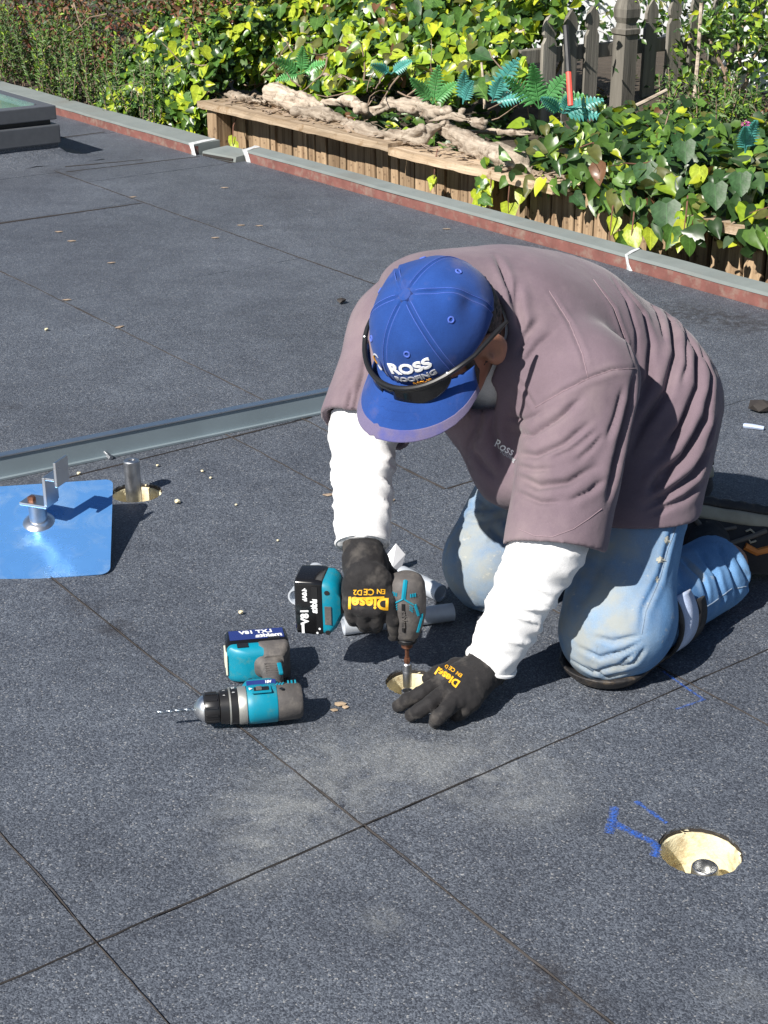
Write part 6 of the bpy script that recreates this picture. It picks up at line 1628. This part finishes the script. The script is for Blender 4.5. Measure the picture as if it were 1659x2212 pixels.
def side_text(par, txt, size, x, z, sy, y, m, flipx=1, shear=0, bold=0.0, up=1):
    text_obj('print', txt, size, lambda a_, b_: (x + a_ * flipx, sy * y, z + b_ * up), m, par, shear, bold)

# --- hammer drill lying on its side; local X = chuck, -Z = handle
def drill():
    t = empty('cordless_drill'); tag(t, 'teal and grey cordless hammer drill lying on its side on the roof', 'drill')
    MB().lathe([(-.072, .018), (-.071, .027), (-.066, .031), (-.030, .0325), (-.0285, .0325)], 28, 'X').build('rear_cover', M['grey_rubber'], t, smooth=True)
    MB().lathe([(-.028, .0325), (-.026, .0335), (.012, .0335), (.020, .0325), (.0225, .031)], 28, 'X').build('motor_housing', M['teal'], t, smooth=True)
    loft([(-.050, -.004, .056, .040, .012), (-.030, -.004, .066, .054, .012), (-.012, -.006, .070, .060, .014), (.0, -.006, .060, .058, .014)]).build('trigger_housing', M['teal'], t, smooth=True)
    MB().lathe([(.0228, .0315), (.024, .0328), (.036, .0325), (.038, .0310)], 28, 'X').build('gear_case', M['gear'], t, smooth=True)
    mb = MB().lathe([(.0382, .0305), (.0385, .0312), (.0495, .0308), (.050, .030)], 32, 'X'); cl_ = mb.build('clutch_ring', M['black_plastic'], t, smooth=True)
    MB().lathe([(.0502, .0300), (.0504, .0314), (.0530, .0314), (.0533, .030)], 32, 'X').build('ring_line', M['gear'], cl_, smooth=True)
    MB().lathe([(.0535, .0295), (.054, .0300), (.068, .0285), (.069, .0265)], 32, 'X').build('mode_ring', M['black_plastic'], t, smooth=True)
    mb = MB().lathe([(.0695, .024), (.070, .0255), (.074, .0262), (.092, .0258), (.0955, .0235)], 24, 'X')
    for k in range(12):
        an = k * math.pi / 6; mb.box((.083, math.cos(an) * .0258, math.sin(an) * .0258), (.020, .003, .004), Matrix.Rotation(an, 3, 'X'))
    mb.build('chuck_sleeve', M['black_plastic'], t, smooth=True)
    MB().lathe([(.0958, .0230), (.098, .0225), (.105, .017), (.110, .0105), (.112, .008), (.112, .004)], 28, 'X').build('chuck_nose', M['alu'], t, smooth=True)
    mb = MB(); n = 60
    for ph in (0, math.pi): mb.tube([(.113 + .062 * i / n, math.cos(i * .55 + ph) * .0013, math.sin(i * .55 + ph) * .0013) for i in range(n + 1)], [.0017] * n + [.0008], 5)
    mb.build('drill_bit', M['bit'], t, smooth=True)
    h_ = loft([(-.124, -.030, .056, .044, .016), (-.115, -.031, .042, .038, .016), (-.098, -.032, .037, .034, .015), (-.075, -.030, .037, .034, .015), (-.055, -.024, .042, .036, .015), (-.040, -.020, .050, .040, .015)]).build('handle', M['grey_rubber'], t, smooth=True)
    for k in range(5): MB().box((-.030, -.0173, -.072 - .008 * k), (.024, .0012, .0022), None).build('grip_rib', M['grey_rubber'], h_)
    MB().box((-.044, -.0160, -.085), (.008, .006, .036), None, .002).build('handle_inlay', M['teal'], h_)
    loft([(-.072, .010, .010, .018, .004), (-.060, .012, .014, .020, .005), (-.046, .012, .012, .020, .004)]).build('trigger', M['black_plastic'], t, smooth=True)
    ft = loft([(-.152, -.012, .112, .070, .012), (-.142, -.012, .112, .072, .014), (-.132, -.014, .096, .066, .016), (-.124, -.022, .064, .050, .016)]).build('foot', M['teal'], t, smooth=True)
    loft([(-.1525, -.038, .060, .0735, .010), (-.140, -.038, .060, .0745, .010), (-.130, -.040, .046, .067, .010), (-.119, -.036, .036, .048, .008)]).build('foot_rubber', M['grey_rubber'], ft, smooth=True)
    for sy in (-1, 1): MB().box((.016, sy * .0363, -.143), (.020, .0016, .014), None, .0006).build('foot_badge', M['black_plastic'], ft)
    MB().box((.0455, 0, -.146), (.003, .040, .016), None, .001).build('work_light', M['cream'], ft)
    b_ = battery_pack(t, -.012, -.1525)
    MB().box((.0462, 0, -.172), (.0025, .034, .024), None, .001).build('release_button', M['cream'], b_)
    # print on the battery base and selector details on the upper side (local -Y faces the sky)
    MB().box((-.012, -.0368, -.180), (.098, .0010, .034), None, .0004).build('label_panel', M['navy'], b_)
    text_obj('print', 'makita', .018, lambda x, y: (-.034 + x, -.0376, -.172 - y), M['print'], b_, .1, .0008)
    text_obj('print', 'LXT 18V', .016, lambda x, y: (-.012 + x, -.0376, -.187 - y), M['print'], b_, .1, .0007)
    sw = MB().box((-.002, -.0335, .010), (.034, .0035, .020), None, .0015).build('mode_plate', M['teal'], t)
    MB().box((-.002, -.0352, .010), (.026, .002, .012), None, .001).build('slot', M['black_plastic'], sw)
    MB().box((.002, -.0366, .010), (.010, .003, .010), None, .001).build('slider', M['grey_rubber'], sw)
    MB().prism([(-.006, -.004), (.0, .0), (-.006, .004)], -.0372, -.0365, lambda x, y, z: (.013 + x * -1, z, .010 + y)).build('arrow_mark', M['print'], sw)
    st_ = MB().box((-.004, -.0312, -.0165), (.050, .0015, .011), Matrix.Rotation(R(-24), 3, 'X'), .0005).build('sticker', M['navy'], t)
    text_obj('print', '18V', .007, lambda x, y: (-.016 - x, -.0324 - y * .4, -.0165 - y), M['print'], st_, 0, .0003)
    for k in range(3): MB().box((-.050 - .006 * k, -.0300, -.0105), (.003, .0025, .010), Matrix.Rotation(R(-20), 3, 'X'), .0006).build('vent_slot', M['teal'], t)
    for k in range(3): MB().box((-.030 - .005 * k, -.0320, -.006), (.003, .0022, .007), Matrix.Rotation(R(30), 3, 'Y'), .0006).build('vent_slot', M['teal'], t)
    for k, s_ in enumerate(('9', '7', '5')): text_obj('print', s_, .008, lambda x, y, k=k: (.0445 + y * .9, -math.cos(R(12 - 24 * k)) * .0317, math.sin(R(12 - 24 * k)) * .0317 + x), M['print'], cl_)
    for k, s_ in enumerate(('1', '4')): text_obj('print', s_, .007, lambda x, y, k=k: (.061 + y * .9, -math.cos(R(-8 + 26 * k)) * .0300, math.sin(R(-8 + 26 * k)) * .0300 + x), M['print'], t)
    MB().lathe([(-.0334, .004), (-.0338, .0035)], 10, 'Y').xf(Matrix.Translation((-.036, 0.0, .012))).build('screw', M['black_plastic'], t)
    return t
dr = drill()
hd = Vector((-.17, .985, 0)).normalized(); X_ = Vector((-hd.y, hd.x, 0)); Z_ = -hd; Y_ = Z_.cross(X_)
pos = gz(562, 1520, .0365)
dr.matrix_world = Matrix(((X_.x, Y_.x, Z_.x, pos.x), (X_.y, Y_.y, Z_.y, pos.y), (X_.z, Y_.z, Z_.z, pos.z), (0, 0, 0, 1))) @ Matrix.Diagonal((.94, .93, .96, 1))

# --- impact driver held upright, bit down; local X = bit (down), -Z = handle
def driver():
    t = empty('impact_driver'); tag(t, 'teal and dark grey impact driver held upright over the drilled hole', 'impact driver')
    bd = MB().lathe([(-.062, .006), (-.061, .018), (-.056, .026), (-.046, .0305), (-.020, .0325), (.008, .0320), (.030, .0275), (.046, .0225), (.052, .0195), (.054, .016)], 32, 'X', sy=.98, sz=1.0).build('housing', M['grey_rubber'], t, smooth=True)
    def rad(x): 
        pr = [(-.062, .006), (-.061, .018), (-.056, .026), (-.046, .0305), (-.020, .0325), (.008, .0320), (.030, .0275), (.046, .0225), (.052, .0195)]
        return float(np.interp(x, [p[0] for p in pr], [p[1] for p in pr]))
    def stripe(pts, w, m, name, lift=.0012):
        """pts = (x along, angle deg) ; 0 deg = -Y side facing the viewer, positive towards +Z"""
        mb = MB(); P3 = []
        for x, an in pts: r_ = rad(x) + lift; P3.append(Vector((x, -math.cos(R(an)) * r_ * .98, math.sin(R(an)) * r_)))
        mb.tube(P3, w, 6); mb.build(name, m, bd, smooth=True)
    L = lambda a_, b_, n=8: [(a_[0] + (b_[0] - a_[0]) * i / n, a_[1] + (b_[1] - a_[1]) * i / n) for i in range(n + 1)]
    stripe(L((-.060, 5), (-.034, 0)), .004, M['teal'], 'teal_stripe', -.001)
    for s_ in (-1, 1):
        stripe(L((-.034, 0), (-.022, s_ * 30)), .0016, M['teal'], 'teal_stripe', .0004); stripe(L((-.022, s_ * 34), (.0, s_ * 46)), .0030, M['teal'], 'teal_stripe', -.0008)
        stripe(L((.000, s_ * 60), (.034, s_ * 52)), .0036, M['teal'], 'teal_stripe', -.0012)
        for k in range(3): stripe(L((-.042, s_ * (22 + 7 * k)), (-.036, s_ * (22 + 7 * k)), 3), .0014, M['teal'], 'vent_slot', .0002)
        for k in range(3): stripe(L((-.022 + .004 * k, s_ * 18), (-.017 + .004 * k, s_ * 27), 3), .0010, M['teal'], 'vent_slot', .0003)
    stripe(L((-.024, 0), (.030, 0), 12), .0055, M['black_plastic'], 'name_panel', -.0040)
    text_obj('print', 'makita', .013, lambda x, y: (.004 - x * 1.0, -(rad(.004 - x)) * .98 - .0020, y), M['grey_rubber'], bd, 0, .0004)
    MB().lathe([(.0542, .0165), (.056, .0175), (.062, .0165), (.063, .011)], 24, 'X').build('nose', M['black_plastic'], t, smooth=True)
    MB().lathe([(.0632, .0085), (.064, .0095), (.073, .0095), (.0745, .007)], 20, 'X').build('collet', M['rust'], t, smooth=True)
    bt = MB().lathe([(.0747, .0036), (.094, .0036), (.0945, .005), (.100, .0062), (.104, .0045)], 6, 'X').build('bit_shank', M['rust'], t)
    MB().lathe([(.1042, .0062), (.106, .0078), (.118, .0078), (.1185, .0070), (.120, .0070), (.1205, .0078), (.150, .0075), (.151, .006)], 20, 'X').build('socket', M['steel'], bt, smooth=True)
    h_ = loft([(-.109, -.008, .052, .042, .016), (-.100, -.010, .040, .036, .016), (-.086, -.012, .036, .033, .015), (-.066, -.011, .037, .034, .015), (-.045, -.008, .044, .037, .015), (-.022, -.006, .052, .044, .016)]).build('handle', M['grey_rubber'], t, smooth=True)
    loft([(-.070, .014, .012, .018, .004), (-.055, .016, .014, .020, .005), (-.040, .016, .012, .020, .004)]).build('trigger', M['black_plastic'], t, smooth=True)
    ft = loft([(-.134, -.004, .098, .066, .012), (-.124, -.004, .098, .068, .014), (-.114, -.006, .084, .060, .016), (-.106, -.008, .058, .048, .016)]).build('foot', M['teal'], t, smooth=True)
    for sy in (-1, 1): MB().box((.006, sy * .0338, -.1250), (.034, .0016, .011), None, .0006).build('foot_panel', M['grey_rubber'], ft)
    for x in (-.036, .038): MB().lathe([(-.0345, .004), (-.0338, .0045)], 12, 'Y').xf(Matrix.Translation((x, 0, -.126))).build('screw', M['black_plastic'], ft)
    b_ = battery_pack(t, -.004, -.1345, k=.9)
    for k, x in enumerate((.040, .048)): MB().lathe([(-.0338, .0018), (-.0334, .0020)], 10, 'Y').xf(Matrix.Translation((x - .008, 0, -.140 - .004 * k))).build('led', M['print'], b_)
    text_obj('print', 'makita', .0155, lambda x, y: (x - .018, -.0336, -.148 - y), M['print'], b_, .1, .0007)
    text_obj('print', '4.0Ah', .010, lambda x, y: (x - .030, -.0334, -.163 - y), M['print'], b_, .1, .0006)
    text_obj('print', '18V', .018, lambda x, y: (x + .010, -.0334, -.164 - y), M['print'], b_, .1, .0008)
    MB().box((.033, -.0332, -.168), (.018, .0008, .0045), None).build('print', M['print'], b_)
    return t
dv = driver()
X_ = Vector((.015, .03, -1)).normalized(); Zp = Vector((.985, -.17, .085)); Z_ = (Zp - X_ * Zp.dot(X_)).normalized(); Y_ = Z_.cross(X_)
tip = Vector((*AB(1.785, 1.388).xy, -.004)); pos = tip - X_ * .151
dv.matrix_world = Matrix(((X_.x, Y_.x, Z_.x, pos.x), (X_.y, Y_.y, Z_.y, pos.y), (X_.z, Y_.z, Z_.z, pos.z), (0, 0, 0, 1)))
post(1.785, 1.388, -.055, -.012, 'small steel stub under the driver socket inside the middle hole', rad=.011, hollow=True)
